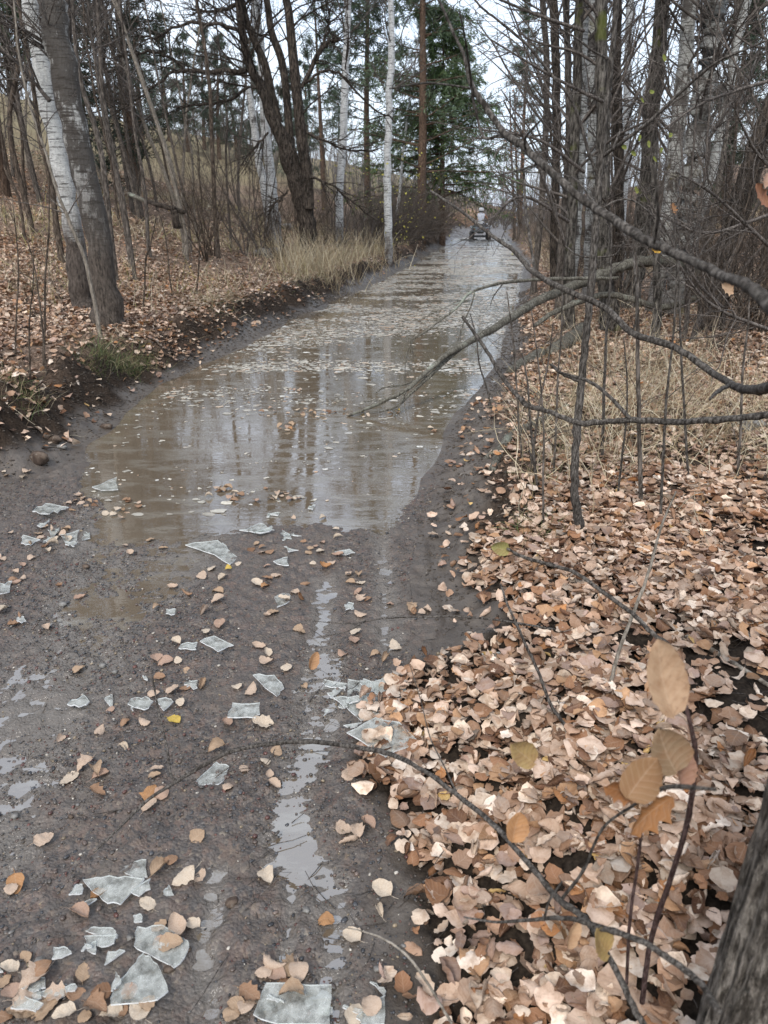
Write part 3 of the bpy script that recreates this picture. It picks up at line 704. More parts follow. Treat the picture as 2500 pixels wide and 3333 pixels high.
for i, (lab, D, pts, top, sd) in enumerate([
    ('snapped white birch stem with a black broken top behind the forked tree', 20.5, [(872, 700, 26), (858, 600, 25), (843, 520, 25), (830, 420, 24), (818, 340, 22), (808, 290, 18)], 3, 5),
    ('white birch with black scars close behind the forked dark tree', 20.0, [(895, 725, 40), (888, 640, 34), (880, 560, 32), (868, 470, 31), (862, 380, 30), (855, 230, 28), (840, 100, 28), (832, 0, 26)], 12, 6),
    ('straight white birch between the forked tree and the spruce', 20.5, [(1108, 790, 26), (1105, 680, 25), (1110, 560, 24), (1118, 420, 24), (1124, 250, 24), (1130, 100, 22), (1135, -30, 20)], 13, 7),
    ('slim white birch rising from yellowish shrubs left of the spruce', 22.0, [(1265, 760, 25), (1262, 640, 25), (1262, 520, 24), (1265, 400, 23), (1268, 300, 22), (1276, 150, 21), (1270, -20, 18)], 13, 8)]):
    tree_px('birch_tree', lab, 'tree', D, pts, 'birch_far', top, None if top < 5 else (44, 2.0, 6, 4, .35), seed=sd)
tree_px('sapling', 'thin pale leaning sapling crossing in front of the patchy birch', 'tree', 7.6, [(322, 1060, 14), (300, 950, 13), (275, 840, 12), (230, 730, 12), (185, 620, 9), (150, 500, 9), (100, 350, 8), (62, 180, 7), (45, 0, 6)], 'pale_bark', 5, (16, .7, 3, 2, .3), seed=9)
rt = [('dark knotty trunk second in the right-hand group of tall trunks', 9.6, [(1850, 1085, 40), (1855, 900, 36), (1862, 700, 34), (1870, 450, 32), (1880, 200, 30), (1885, 0, 28)], 'mossy', 10, 11),
      ('dark trunk with flared base behind the tall grey sapling', 9.4, [(1990, 1060, 74), (1975, 940, 52), (1965, 800, 46), (1960, 600, 44), (1962, 400, 42), (1958, 200, 40), (1955, 0, 38)], 'mossy', 12, 12),
      ('slim brown trunk standing at the right edge of the water', 10.6, [(1820, 1090, 30), (1822, 900, 28), (1835, 740, 26), (1850, 500, 24), (1850, 250, 22), (1845, 0, 20)], 'grey_bark', 10, 13),
      ('lichen spotted birch behind the tall grey sapling', 12.5, [(1915, 900, 34), (1925, 700, 36), (1930, 500, 34), (1925, 300, 34), (1925, 100, 34), (1928, -20, 32)], 'birch_grey', 12, 14),
      ('mossy dark trunk left of the twin birches', 11.5, [(2060, 960, 60), (2085, 800, 56), (2105, 600, 54), (2120, 400, 52), (2140, 200, 50), (2155, 0, 46)], 'mossy', 12, 15),
      ('left trunk of the twin lichened birches on the right', 10.8, [(2140, 950, 52), (2160, 800, 50), (2185, 600, 50), (2205, 420, 50), (2228, 200, 48), (2245, 0, 46)], 'birch_grey', 13, 16),
      ('thickest lichened birch, right trunk of the twins with yellow moss', 10.5, [(2200, 960, 84), (2225, 800, 76), (2245, 640, 74), (2268, 450, 76), (2298, 280, 78), (2320, 120, 76), (2335, 0, 74)], 'birch_grey', 13, 17),
      ('white limbed birch leaning right behind the twin birches', 11.6, [(2215, 960, 30), (2250, 800, 30), (2300, 620, 30), (2345, 440, 30), (2375, 280, 28), (2400, 130, 28), (2432, 0, 26)], 'birch_grey', 12, 18),
      ('dark leaning trunk at the far right edge of the photo', 8.8, [(2345, 900, 84), (2385, 760, 76), (2430, 600, 72), (2480, 440, 68), (2530, 300, 64), (2600, 100, 60)], 'dark_bark', 12, 19),
      ('short dark stub trunk below the arching fallen limb', 8.2, [(2135, 1080, 34), (2140, 980, 28), (2138, 870, 24)], 'mossy', 1.2, 20),
      ('pale grey slender trunk left of the right-hand thicket', 15.0, [(1740, 900, 20), (1760, 700, 20), (1775, 450, 20), (1780, 200, 20), (1765, 0, 20)], 'grey_bark', 12, 21),
      ('straight dark trunk in the middle of the right-hand thicket', 14.0, [(1800, 950, 26), (1805, 700, 26), (1812, 400, 28), (1808, 150, 28), (1800, 0, 28)], 'dark_bark', 12, 22),
      ('thin pale birch among the right-hand thicket trunks', 16.0, [(2020, 880, 22), (2030, 650, 24), (2040, 400, 24), (2045, 150, 24), (2050, 0, 24)], 'birch_far', 13, 23),
      ('slim birch with flaking bark low behind the grey sapling', 10.2, [(1850, 1000, 30), (1868, 860, 28), (1880, 700, 28), (1895, 500, 26), (1900, 250, 24), (1905, 0, 22)], 'birch_grey', 11, 24),
      ('dark upright trunk left of the twin birches near the top', 13.0, [(2010, 900, 34), (2015, 700, 34), (2010, 400, 34), (2005, 200, 32), (2010, 0, 30)], 'dark_bark', 12, 25)]
for lab, D, pts, mat, top, sd in rt:
    lm = [(0, [(2400, 110, 22), (2440, 60, 18), (2500, 10, 16), (2560, -20, 12)])] if sd == 18 else []
    tree_px('birch_tree' if 'birch' in lab else 'tree', lab, 'tree', D, pts, mat, top, None if top < 3 else (32, 1.9, 5, 3, .22), crmat='twig', seed=sd, limbs=lm)
# stems on the left slope read from the photo
ls = [((40, 0), (60, 200), (30, 420), (95, 700), 22, 14, 'brown'), ((110, 300), (130, 450), (160, 560), (185, 740), 24, 12, 'brown'), ((235, 0), (260, 250), (330, 500), (372, 860), 22, 11, 'grey'),
      ((318, 0), (335, 300), (375, 540), (420, 800), 22, 12.5, 'grey'), ((300, 120), (345, 420), (400, 640), (432, 850), 16, 11.5, 'grey'), ((420, 250), (440, 430), (470, 600), (482, 770), 15, 14, 'grey'),
      ((375, 0), (440, 200), (530, 460), (598, 730), 15, 14.5, 'pale'), ((480, 300), (520, 420), (560, 540), (590, 720), 13, 15, 'pale'), ((640, 0), (680, 250), (690, 450), (702, 730), 17, 15.5, 'brown'),
      ((510, 230), (540, 380), (580, 560), (610, 700), 10, 16, 'grey'), ((10, 480), (20, 560), (60, 640), (80, 760), 12, 13, 'brown'), ((560, 180), (600, 380), (625, 500), (630, 660), 9, 18, 'pale'), ((720, 200), (740, 380), (735, 520), (745, 690), 9, 18, 'grey')]
lsn = ['leftmost tall brown stem on the leafy slope', 'crooked brown stem left of the white birch', 'straight grey stem right behind the patchy birch', 'tall grey stem leaning toward the patchy birch',
       'second slim grey stem right of the patchy birch', 'slim grey stem on the slope midway to the stump', 'pale stem leaning strongly left above the stump', 'slender pale stem close right of the stump',
       'straight brown stem in the middle of the left thicket', 'thin grey stem just left of the stump', 'short thin brown stem at the left edge', 'very thin pale stem beyond the stump', 'very thin grey stem left of the snapped birch']
for i, (a, b, c, d, w, D, k) in enumerate(ls):
    tree_px('sapling', lsn[i], 'tree', D, [(*d, w * .85), (*c, w * .8), (*b, w * .7), (*a, w * .6)], {'brown': 'brown_bark', 'grey': 'grey_bark', 'pale': 'pale_bark'}[k], 8 + i % 3, (18, 1.3, 5, 3, .3), seed=40 + i)

# prototypes of the many slender leafless trees behind; copies share their meshes
def proto(seed, hgt, r0, n1, l1, n2, n3, mat, cmat, lean=.1, lo=.25, fork=0):
    g = np.random.default_rng(seed)
    S = np.zeros((1 + fork, 3)); D = np.stack([g.normal(0, lean + .16 * (fork > 0), 1 + fork), g.normal(0, lean + .16 * (fork > 0), 1 + fork), np.ones(1 + fork)], 1)
    P = grow(S, D, np.full(1 + fork, hgt), 14, .05, .02, g); P[:, 0, 2] = -.25
    Rr = r0 * np.linspace(1.1, .16, 14)[None] * np.ones((1 + fork, 1))
    V, Fa = tubes(P, Rr, 8); t = mk('trunk', V, Fa, M[mat])
    V, Fa = join(crown_mesh(P, Rr, g, n1, l1, n2, n3, lo)); c = mk('crown', V, Fa, M[cmat])
    return t, c
PR = [proto(201, 7.5, .045, 30, 1.5, 5, 3, 'grey_bark', 'twig'), proto(202, 9.5, .052, 36, 1.9, 5, 3, 'grey_bark', 'twig', .06), proto(203, 6, .032, 26, 1.2, 4, 3, 'brown_bark', 'twig', .16),
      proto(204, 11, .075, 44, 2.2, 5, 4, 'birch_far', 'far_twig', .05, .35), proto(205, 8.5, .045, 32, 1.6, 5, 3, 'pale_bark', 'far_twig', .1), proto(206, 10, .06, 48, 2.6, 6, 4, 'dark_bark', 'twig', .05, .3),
      proto(207, 3.0, .014, 14, 1.0, 5, 4, 'twig', 'twig', .14, .1, 5), proto(208, 2.1, .010, 12, .8, 5, 3, 'brown_bark', 'brown_bark', .2, .1, 7)]
PN = ['sapling', 'bare_tree', 'sapling', 'birch_tree', 'bare_tree', 'bare_tree', 'shrub', 'shrub']
PD = ['slim grey leafless sapling', 'tall slender grey leafless tree', 'thin brown leaning sapling', 'white barked leafless birch', 'pale grey leafless tree', 'large dark leafless tree', 'many stemmed leafless shrub', 'low brown twiggy shrub']
PC = ['sapling', 'tree', 'sapling', 'tree', 'tree', 'tree', 'shrub', 'shrub']
first = {}
def put(i, x, y, g, where, group, s=None):
    s = s or g.uniform(.8, 1.2) * (.78 if y > 22 else 1); t, c = PR[i]
    r = bpy.data.objects.new(PN[i], None); COL.objects.link(r); r.location = (x, y, h1(x, y)); r.rotation_euler = (g.normal(0, .04), g.normal(0, .05), g.uniform(0, 6.28)); r.scale = (s, s, s * g.uniform(.9, 1.1))
    tag(r, PD[i] + ' ' + where, PC[i], group)
    if i not in first: first[i] = 1; tt, cc = t, c
    else:
        tt = t.copy(); cc = c.copy(); COL.objects.link(tt); COL.objects.link(cc)
    tt.parent = r; cc.parent = r
g = np.random.default_rng(77)
def band(n, side, y0, y1, d0, d1, kinds, where, group, sc_=None):
    k = 0; tries = 0
    while k < n and tries < 4000:
        tries += 1
        y = g.uniform(y0, y1); d = g.uniform(d0, d1); x = float(XL(y)) - d if side < 0 else float(XR(y)) + d
        px, py, _ = pix(x, y, h1(x, y))
        if not (-60 < px < 2560) or (side < 0 and 930 < px < 1080 and y < 19): continue
        put(int(g.choice(kinds)), x, y, g, where, group, sc_); k += 1
band(18, -1, 12.5, 22, 4.5, 12, [0, 2, 0, 1, 4], 'on the left leafy slope', 'saplings on the left slope')
band(15, -1, 22, 34, 3, 17, [0, 1, 2, 4, 0], 'in the upper left thicket', 'trees of the left thicket')
band(11, -1, 34, 55, 1.5, 24, [1, 4, 3, 4, 0], 'far back above the left slope', 'distant trees left of the trail')
band(12, 1, 12, 24, 1.6, 8, [0, 1, 2, 1, 4], 'in the right-hand thicket near the trunks', 'trees of the right thicket')
band(8, 1, 24, 38, 1.2, 14, [0, 1, 4, 3, 1], 'farther back in the right-hand thicket', 'trees deep in the right thicket')
band(13, 1, 38, 60, .5, 20, [1, 4, 3, 4, 0], 'far back right of the trail', 'distant trees right of the trail')
band(12, -1, 13, 26, .9, 3.2, [6, 7, 6], 'on the left bank near the water', 'shrubs along the left bank')
band(16, -1, 24, 44, .2, 3.0, [6, 6, 7], 'where the far left bank narrows', 'shrubs along the far left bank')
band(14, 1, 11, 24, .8, 4.0, [6, 7, 7], 'on the right bank by the water', 'shrubs along the right bank')
band(18, 1, 24, 46, .2, 3.5, [6, 6, 7], 'where the far right bank narrows', 'shrubs along the far right bank')
band(6, 1, 6.2, 10, 2.0, 5, [7, 6], 'in the brush right of the water', 'shrubs right of the water')
for i in range(16):
    y = g.uniform(51, 66); x = float(XL(y)) + g.uniform(-.5, 5.5); put(int(g.choice([6, 7, 6, 0])), x, y, g, 'closing the far end of the trail', 'shrubs closing the trail')
for i, (t, c) in enumerate(PR):
    if i not in first: bpy.data.objects.remove(t); bpy.data.objects.remove(c)
# the dense arching bush where the water narrows
for i, (D, off, nst, hh, lb) in enumerate([(29, .55, 120, 2.6, 'dense arching leafless bush overhanging the left edge of the far water'), (33, .5, 140, 2.8, 'second arching leafless bush just beyond, below the spruce'), (38, .7, 140, 2.6, 'far arching bush under the drooping spruce boughs'), (25, .9, 90, 2.2, 'grey twiggy bush on the bank before the arching bushes')]):
    bx_ = float(XL(D)) - off - .3; root = empty('shrub', (bx_, D, h1(bx_, D)), lb, 'shrub')
    S_ = g.normal(0, .35, (nst, 3)) * [1, 1, 0]; P = grow(S_, np.stack([g.normal(.25, .45, nst), g.normal(-.1, .45, nst), np.ones(nst)], 1), g.uniform(.5, 1.15, nst) * hh, 8, .10, -.10, g)
    Rr = np.full((nst, 1), .012) * np.linspace(1, .3, 8)[None]; B, Q = sub(P, Rr, 7, .8, .6, 5, .14, -.03, .006, g, .2, 1, .6)
    V, Fa = tubes(P, Rr, 4); mk('stem', V, Fa, M['twig'], root); V, Fa = tubes(B, Q, 3); mk('crown', V, Fa, M['brown_bark'], root)
# a distant wood beyond all of them
n = 900; y = g.uniform(60, 120, n); x = g.uniform(-.62, .62, n) * y
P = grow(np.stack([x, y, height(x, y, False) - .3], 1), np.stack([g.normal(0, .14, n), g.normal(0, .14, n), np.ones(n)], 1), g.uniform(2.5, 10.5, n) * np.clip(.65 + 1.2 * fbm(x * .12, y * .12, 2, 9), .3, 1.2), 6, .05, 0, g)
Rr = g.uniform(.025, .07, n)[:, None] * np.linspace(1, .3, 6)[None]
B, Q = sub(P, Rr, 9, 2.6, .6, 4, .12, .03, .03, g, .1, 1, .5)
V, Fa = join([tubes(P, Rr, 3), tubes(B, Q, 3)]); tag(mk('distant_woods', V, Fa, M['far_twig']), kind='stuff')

# ------------------------------------------------------------------ conifers
def conifer(name, label, x, y, hgt, spread, seed, n=80, droop=-.05, lo=.08, dens=34, pal=((.075, .125, .04), (.11, .17, .055), (.05, .085, .03)), ln=.20, w=.014, r0=.14, hang=.35, side=None, conic=1.0):
    g = np.random.default_rng(seed); z0 = h1(x, y)
    root = empty(name, (x, y, z0), label, 'tree')
    P = grow(np.zeros((1, 3)), np.array([[g.normal(0, .02), g.normal(0, .02), 1.]]), np.array([hgt]), 16, .012, .0, g); P[:, 0, 2] = -.2
    Rr = r0 * np.linspace(1.1, .1, 16)[None]
    V, Fa = tubes(P, Rr, 10); mk('trunk', V, Fa, M['spruce_bark'], root)
    t = np.sort(g.uniform(lo, .98, n)); a = t * 14.99; i = a.astype(int); f = (a - i)[:, None]
    S = P[0, i] * (1 - f) + P[0, i + 1] * f
    az = g.uniform(0, 2 * np.pi, n)
    D = np.stack([np.cos(az), np.sin(az), g.normal(.12, .12, n)], 1)
    Ln = spread * ((1 - t) ** conic * .9 + .12) * g.uniform(.7, 1.15, n)
    B = grow(S, D, Ln, 9, .07, droop, g); Q = (.006 + .010 * Ln)[:, None] * np.linspace(1, .25, 9)[None]
    B2, Q2 = sub(B, Q, 7, .38 * np.repeat(Ln, 7), .8, 5, .1, droop, .008, g, .1, 1, .5)
    V, Fa = join([tubes(B, Q, 4), tubes(B2, Q2, 3)]); mk('branches' if False else 'bough', V, Fa, M['spruce_bark'], root)
    AP = np.concatenate([B[:, 2:].reshape(-1, 3), B2.reshape(-1, 3)]); AD = np.concatenate([np.gradient(B, axis=1)[:, 2:].reshape(-1, 3), np.gradient(B2, axis=1).reshape(-1, 3)])
    k = g.integers(0, len(AP), n * dens * 7)
    s = AP[k] + g.normal(0, .04, (len(k), 3)); d = AD[k] / (np.linalg.norm(AD[k], axis=1, keepdims=True) + 1e-9) * .8 + g.normal(0, .45, (len(k), 3)) + np.array([0, 0, -hang])
    d /= np.linalg.norm(d, axis=1, keepdims=True); ll = ln * g.uniform(.5, 1.3, len(k))[:, None]
    sd = np.cross(d, g.normal(0, 1, (len(k), 3))); sd /= np.linalg.norm(sd, axis=1, keepdims=True) + 1e-9
    V = np.stack([s, s + d * ll * .5 + sd * w, s + d * ll, s + d * ll * .5 - sd * w], 1).reshape(-1, 3)
    Fa = np.arange(len(V)).reshape(-1, 4); c = np.array(pal)[g.integers(0, len(pal), len(k))] * g.uniform(.6, 1.4, (len(k), 1))
    mk('crown', V, Fa, M['needle'], root, col=np.repeat(c[:, None], 4, 1).reshape(-1, 3))
    return root
def at(px, D): return (px - 1250) / FP * D * .94, D
conifer('spruce_tree', 'green spruce with drooping boughs hanging over the far end of the water', *at(1440, 37), 9.5, 5.0, 301, 130, -.045, .20, 44, hang=.5, w=.018, ln=.24)
conifer('pine_tree', 'tall pine with brown trunk left of the drooping spruce', *at(1372, 33), 16, 4.0, 302, 100, .02, .16, 34, r0=.19, ln=.24, w=.016, pal=((.07, .105, .055), (.095, .135, .07), (.045, .07, .035)))
conifer('pine_tree', 'pine with grey green tufts behind the two white birches', *at(1200, 38), 15, 3.6, 303, 80, .03, .25, 36, r0=.16, ln=.26, w=.018, pal=((.06, .09, .055), (.05, .075, .045)))
conifer('pine_tree', 'small pine top showing right of the forked tree', *at(1060, 42), 11, 2.4, 304, 50, .03, .3, 24, ln=.22, pal=((.06, .09, .055), (.05, .075, .045)))
conifer('cedar_tree', 'dark tall cedar behind the saplings on the left slope', *at(455, 24), 12.5, 1.9, 305, 120, .02, .02, 26, hang=.1, pal=((.018, .032, .018), (.028, .045, .026)), conic=.6)
conifer('cedar_tree', 'second dark cedar just right of the tallest cedar', *at(330, 26), 11.5, 2.0, 306, 100, .02, .02, 24, hang=.1, pal=((.018, .032, .018), (.028, .045, .026)), conic=.6)
conifer('spruce_tree', 'dark evergreen in the top left corner behind the brown stems', *at(40, 18), 11, 2.4, 307, 80, -.02, .22, 26, hang=.2, pal=((.03, .05, .02), (.045, .07, .03)))
conifer('spruce_tree', 'small dark evergreen behind the twin birches', *at(2330, 24), 6.5, 1.4, 308, 60, .0, .1, 30, pal=((.05, .075, .045), (.035, .055, .03)))
conifer('pine_tree', 'pale far pine in the gap above the trail bend', *at(1690, 50), 13, 2.6, 309, 60, .03, .25, 26, ln=.24, pal=((.07, .10, .06), (.06, .085, .05)))
fx = [500, 585, 640, 690, 735, 790, 850, 960, 1010]
for i, px in enumerate(fx):
    conifer('spruce_tree', 'distant small spruce on the skyline of the left hill, %s from the left' % ['first', 'second', 'third', 'fourth', 'fifth', 'sixth', 'seventh', 'eighth', 'ninth'][i], *at(px, 52 + (i * 7) % 12), 6.5 + (i * 13 % 5) * .5, 1.7, 320 + i, 40, .0, .1, 22, ln=.3, w=.02, pal=((.05, .075, .05), (.07, .095, .065)), conic=.8)

# ------------------------------------------------------------------ stones, logs, sticks
def rock(name, label, px, py, wpx, hfrac, mat, g, cat='stone', group=None, sink=.3):
    x, y, z = G(px, py); _, _, d = pix(x, y, z); r = wpx / FP * d / 2
    nu, nv = 22, 12; u = np.linspace(0, 2 * np.pi, nu, endpoint=False); v = np.linspace(.02, np.pi - .02, nv)
    U, Vv = np.meshgrid(u, v); sx = np.sin(Vv) * np.cos(U); sy = np.sin(Vv) * np.sin(U); sz = np.cos(Vv)
    s = g.integers(0, 999); k = 1 + .35 * fbm(sx * 1.3 + 4, sy * 1.3 + sz * 1.9 + 7, 3, int(s)) + .06 * fbm(sx * 6, sz * 6 + sy * 3, 2, int(s))
    sq = lambda a: np.sign(a) * np.abs(a) ** .8
    P = np.stack([sq(sx) * k * r, sq(sy) * k * r * .75, sq(sz) * k * r * hfrac], -1).reshape(-1, 3)
    a = g.uniform(-.4, .4); P = P @ np.array([[np.cos(a), -np.sin(a), 0], [np.sin(a), np.cos(a), 0], [0, 0, 1]]).T
    ii = np.arange(nu * nv).reshape(nv, nu); a_, b_ = ii[:-1], ii[1:]
    Fa = np.stack([a_, b_, np.roll(b_, -1, 1), np.roll(a_, -1, 1)], -1).reshape(-1, 4)
    o = mk(name, P, Fa, M[mat]); o.location = (x, y, z + r * hfrac * (1 - 2 * sink)); tag(o, label, cat, group); return o
g = np.random.default_rng(31)
rock('stone', 'rounded brown stone among leaves at the left water edge', 128, 1500, 66, .72, 'rock', g)
rock('stone', 'flat reddish stone lying on the mud above the left shoreline', 346, 1392, 38, .5, 'rock', g)
rock('stone', 'small bluish grey stone uphill of the rounded brown stone', 200, 1458, 36, .45, 'grey_rock', g)
rock('stone', 'brown stone half under leaves on the left mud bank', 178, 1436, 44, .6, 'rock', g)
rock('boulder', 'low flat grey boulder in dry grass left of the forked tree', 880, 835, 95, .42, 'grey_rock', g)
rock('stone', 'pale boulder at the base of the white birches', 935, 742, 40, .6, 'grey_rock', g)
rock('stone', 'dark grey stone between leaves at the right edge of the dry grass', 2445, 1395, 90, .5, 'grey_rock', g)
for i, (px, py, w, lb) in enumerate([(755, 2943, 40, 'brown angular pebble beside the puddle in the middle rut'), (997, 2965, 25, 'black round pebble near the right side puddle'), (335, 2170, 26, 'black wet pebble standing in the left wet rut'),
                                     (50, 2660, 28, 'blue grey pebble in gravel at the far left'), (232, 2660, 20, 'small red pebble on gravel by the left edge'), (130, 3133, 36, 'dark round pebble above the bottom left leaf pile'),
                                     (550, 3157, 34, 'dark brown pebble beside the large ice plates'), (608, 3095, 30, 'reddish brown pebble touching the leafy ice plate'), (1228, 3156, 24, 'grey pebble on the mud at the bottom near the leaves'),
                                     (425, 3055, 24, 'black pebble left of the leafy ice plate'), (375, 2190, 20, 'grey blue pebble right of the wet left rut'), (280, 1848, 24, 'red rounded pebble left of the wet rut'),
                                     (205, 1970, 26, 'dark oval pebble on gravel near the left edge'), (880, 3280, 28, 'dark pebble low in the gravel between the puddles')]):
    rock('pebble', lb, px, py, w, .6, 'rock' if i in (0, 4, 6, 7, 11) else 'grey_rock', g, 'pebble', 'larger pebbles on the gravel', .2)

def branch(name, label, cat, pts, mat='shrub', subs=(), twigs=0, tl=.3, g=None, group=None, base=None, knob=.12, sides=8, snap=False, r3=.003):
    """a branch whose line is read off the photo: rows (px, py, distance ahead m, width px); subs are side branches"""
    g = g or np.random.default_rng(abs(hash(label)) % 1000 if False else len(label) * 7)
    def conv(rows):
        out = []
        for px, py, D, w in rows:
            w = w * (.86 if name == 'overhanging_branch' else 1)
            if D is None:
                x, y, z = G(px, py); _, _, t = pix(x, y, z); q = np.array([x, y, z + w / 2 / FP * t * .6])
            else: q, t = W(px, py, D)
            out.append([*q, w / 2 / FP * t])
        a_ = np.array(out); a_[1:-1, :3] += g.normal(0, .35, (len(a_) - 2, 3)) * np.minimum(a_[1:-1, 3:4], .008); q_ = smoothpath(a_, 6); q_[:, :3] += g.normal(0, .10, (len(q_), 3)) * q_[:, 3:4]; return q_
    S = conv(pts); b0 = S[0][:3].copy()
    root = empty(name, b0, label, cat, group)
    def bake(S):
        k = 1 + knob * .8 * np.abs(g.normal(0, 1, len(S))) * (g.random(len(S)) < .15)
        P = S[:, :3] - b0; P = P + g.normal(0, .05, P.shape) * S[:, 3:4]
        rr = S[:, 3] * k; P = np.concatenate([P[:1] + (P[:1] - P[1:2]) * .12, P[:1] + (P[:1] - P[1:2]) * .10, P, P[-1:] + (P[-1:] - P[-2:-1]) * .10]); rr = np.concatenate([rr[:1] * .03, rr[:1] * .85, rr, rr[-1:] * .03])
        return tubes(P[None], rr[None], sides)
    V, Fa = bake(S); mk('stem', V, Fa, M[mat], root)
    allS = [S]
    for sb in subs:
        s2 = conv(sb); V, Fa = bake(s2); mk('side_branch', V, Fa, M[mat], root); allS.append(s2)
    if twigs:
        for q in allS:
            B, Q = sub(q[None, :, :3] - b0, q[None, :, 3], twigs, tl, .8, 6, .16, .0, r3, g, .1, 1, .5)
            B2, Q2 = sub(B, Q, 3, tl * .4, .8, 4, .2, 0, r3 * .6, g, .1, 1, .6); V, Fa = join([tubes(B, Q, 4), tubes(B2, Q2, 3)]); mk('twig', V, Fa, M[mat], root)
    return root
br = 'branch'
branch('overhanging_branch', 'thickest out of focus branch sweeping from top centre down to the right edge', br,
       [(2560, 1045, .80, 62), (2500, 990, .85, 58), (2420, 930, .92, 42), (2350, 895, 1.0, 36), (2200, 828, 1.12, 35), (2100, 775, 1.2, 36), (1985, 705, 1.3, 33), (1900, 645, 1.36, 30), (1790, 560, 1.42, 30), (1690, 475, 1.5, 28), (1640, 430, 1.55, 24), (1580, 340, 1.6, 24), (1536, 285, 1.62, 22), (1510, 180, 1.64, 13), (1480, 110, 1.66, 11), (1430, 0, 1.7, 10), (1400, -60, 1.7, 9)], 'shrub',
       [[(1536, 285, 1.62, 12), (1548, 360, 1.62, 11), (1580, 448, 1.6, 10), (1630, 442, 1.57, 12), (1685, 475, 1.5, 14)], [(1536, 285, 1.62, 11), (1525, 200, 1.55, 9), (1510, 100, 1.5, 8), (1495, 35, 1.48, 8)],
        [(1530, 287, 1.62, 8), (1460, 278, 1.6, 7), (1380, 270, 1.55, 7), (1268, 288, 1.5, 6)], [(1710, 490, 1.48, 10), (1712, 450, 1.44, 9), (1745, 405, 1.4, 9), (1780, 372, 1.38, 7)],
        [(1750, 535, 1.46, 9), (1680, 555, 1.4, 8), (1600, 575, 1.36, 6)], [(2130, 790, 1.16, 12), (2145, 700, 1.12, 11), (2135, 600, 1.1, 11), (2128, 540, 1.1, 12)], [(1640, 470, 1.52, 8), (1620, 495, 1.5, 7), (1608, 518, 1.5, 6)],
        [(1950, 680, 1.32, 9), (1920, 640, 1.36, 8), (1880, 590, 1.4, 7), (1840, 572, 1.45, 6), (1780, 563, 1.5, 5), (1700, 555, 1.55, 5), (1660, 512, 1.6, 4)]], knob=.10)
branch('tall_shrub', 'tall smooth grey upright stem rising from leaves right of centre', 'shrub',
       [(1912, 1800, 3.25, 34), (1880, 1680, 3.25, 30), (1870, 1570, 3.25, 28), (1878, 1400, 3.3, 26), (1892, 1240, 3.3, 26), (1912, 1050, 3.3, 25), (1928, 850, 3.3, 26), (1948, 640, 3.3, 24), (1960, 510, 3.3, 24), (1978, 330, 3.3, 20), (2000, 100, 3.3, 18), (2012, -60, 3.3, 16)], 'shrub',
       [[(1962, 510, 3.3, 13), (2030, 460, 3.2, 12), (2120, 385, 3.15, 11), (2230, 290, 3.1, 10), (2330, 205, 3.0, 9), (2430, 160, 2.95, 7), (2520, 122, 2.9, 6)],
        [(1952, 585, 3.3, 12), (1920, 500, 3.3, 11), (1890, 400, 3.3, 11), (1855, 320, 3.3, 10), (1790, 240, 3.3, 10), (1720, 150, 3.3, 9), (1640, 80, 3.3, 8), (1570, 30, 3.3, 7), (1530, -20, 3.3, 6)],
        [(1885, 1240, 3.3, 12), (1830, 1215, 3.3, 10), (1795, 1185, 3.3, 9)], [(1960, 580, 3.3, 9), (1990, 500, 3.35, 8), (2020, 422, 3.4, 7)],
        [(1988, 197, 3.3, 8), (1930, 165, 3.3, 7), (1885, 130, 3.3, 6), (1820, 90, 3.3, 4)], [(1930, 700, 3.3, 6), (1990, 660, 3.3, 6), (2050, 650, 3.3, 6), (2100, 680, 3.3, 5), (2132, 712, 3.3, 4)],
        [(1955, 512, 3.3, 5), (1900, 500, 3.3, 4), (1855, 492, 3.3, 4)], [(1935, 838, 3.3, 6), (2000, 830, 3.25, 6), (2040, 780, 3.2, 5), (2100, 740, 3.2, 4)],
        [(1935, 838, 3.3, 6), (1880, 830, 3.3, 5), (1840, 800, 3.3, 4)]], twigs=0)
branch('overhanging_branch', 'nearly level grey branch crossing the right side below the dry grass', br,
       [(2560, 1350, 1.9, 27), (2500, 1355, 1.95, 26), (2300, 1366, 2.05, 24), (2200, 1372, 2.1, 24), (2062, 1366, 2.15, 24), (1960, 1380, 2.2, 20), (1880, 1378, 2.25, 22), (1790, 1345, 2.3, 18), (1712, 1318, 2.32, 18), (1690, 1290, 2.35, 15), (1640, 1240, 2.4, 15), (1600, 1170, 2.45, 14), (1550, 1095, 2.5, 12), (1505, 1030, 2.5, 9)], 'shrub',
       [[(2050, 1362, 2.15, 16), (1990, 1300, 2.2, 14), (1920, 1245, 2.25, 14), (1850, 1220, 2.3, 9), (1815, 1210, 2.3, 8), (1790, 1185, 2.3, 6)], [(1712, 1312, 2.32, 7), (1700, 1290, 2.32, 6)]], knob=.2)
branch('overhanging_branch', 'long grey branch running diagonally down from the trail bend to the right edge', br,
       [(2570, 1235, 1.25, 60), (2500, 1258, 1.4, 45), (2430, 1266, 1.6, 34), (2370, 1250, 1.75, 28), (2310, 1205, 1.85, 26), (2200, 1130, 1.95, 26), (2060, 1080, 2.05, 25), (1960, 1000, 2.15, 23), (1830, 935, 2.25, 22), (1740, 880, 2.35, 20), (1670, 820, 2.45, 16), (1600, 770, 2.5, 14), (1500, 690, 2.6, 12), (1400, 620, 2.7, 9)], 'shrub',
       [[(1740, 880, 2.35, 12), (1728, 800, 2.4, 10), (1715, 700, 2.45, 10), (1708, 590, 2.5, 9), (1706, 560, 2.5, 7)], [(2370, 1255, 1.72, 16), (2330, 1280, 1.6, 14), (2310, 1300, 1.55, 8)], [(2060, 1080, 2.05, 9), (2075, 1000, 2.05, 8), (2060, 820, 2.1, 7)]], knob=.18)
g = np.random.default_rng(9)
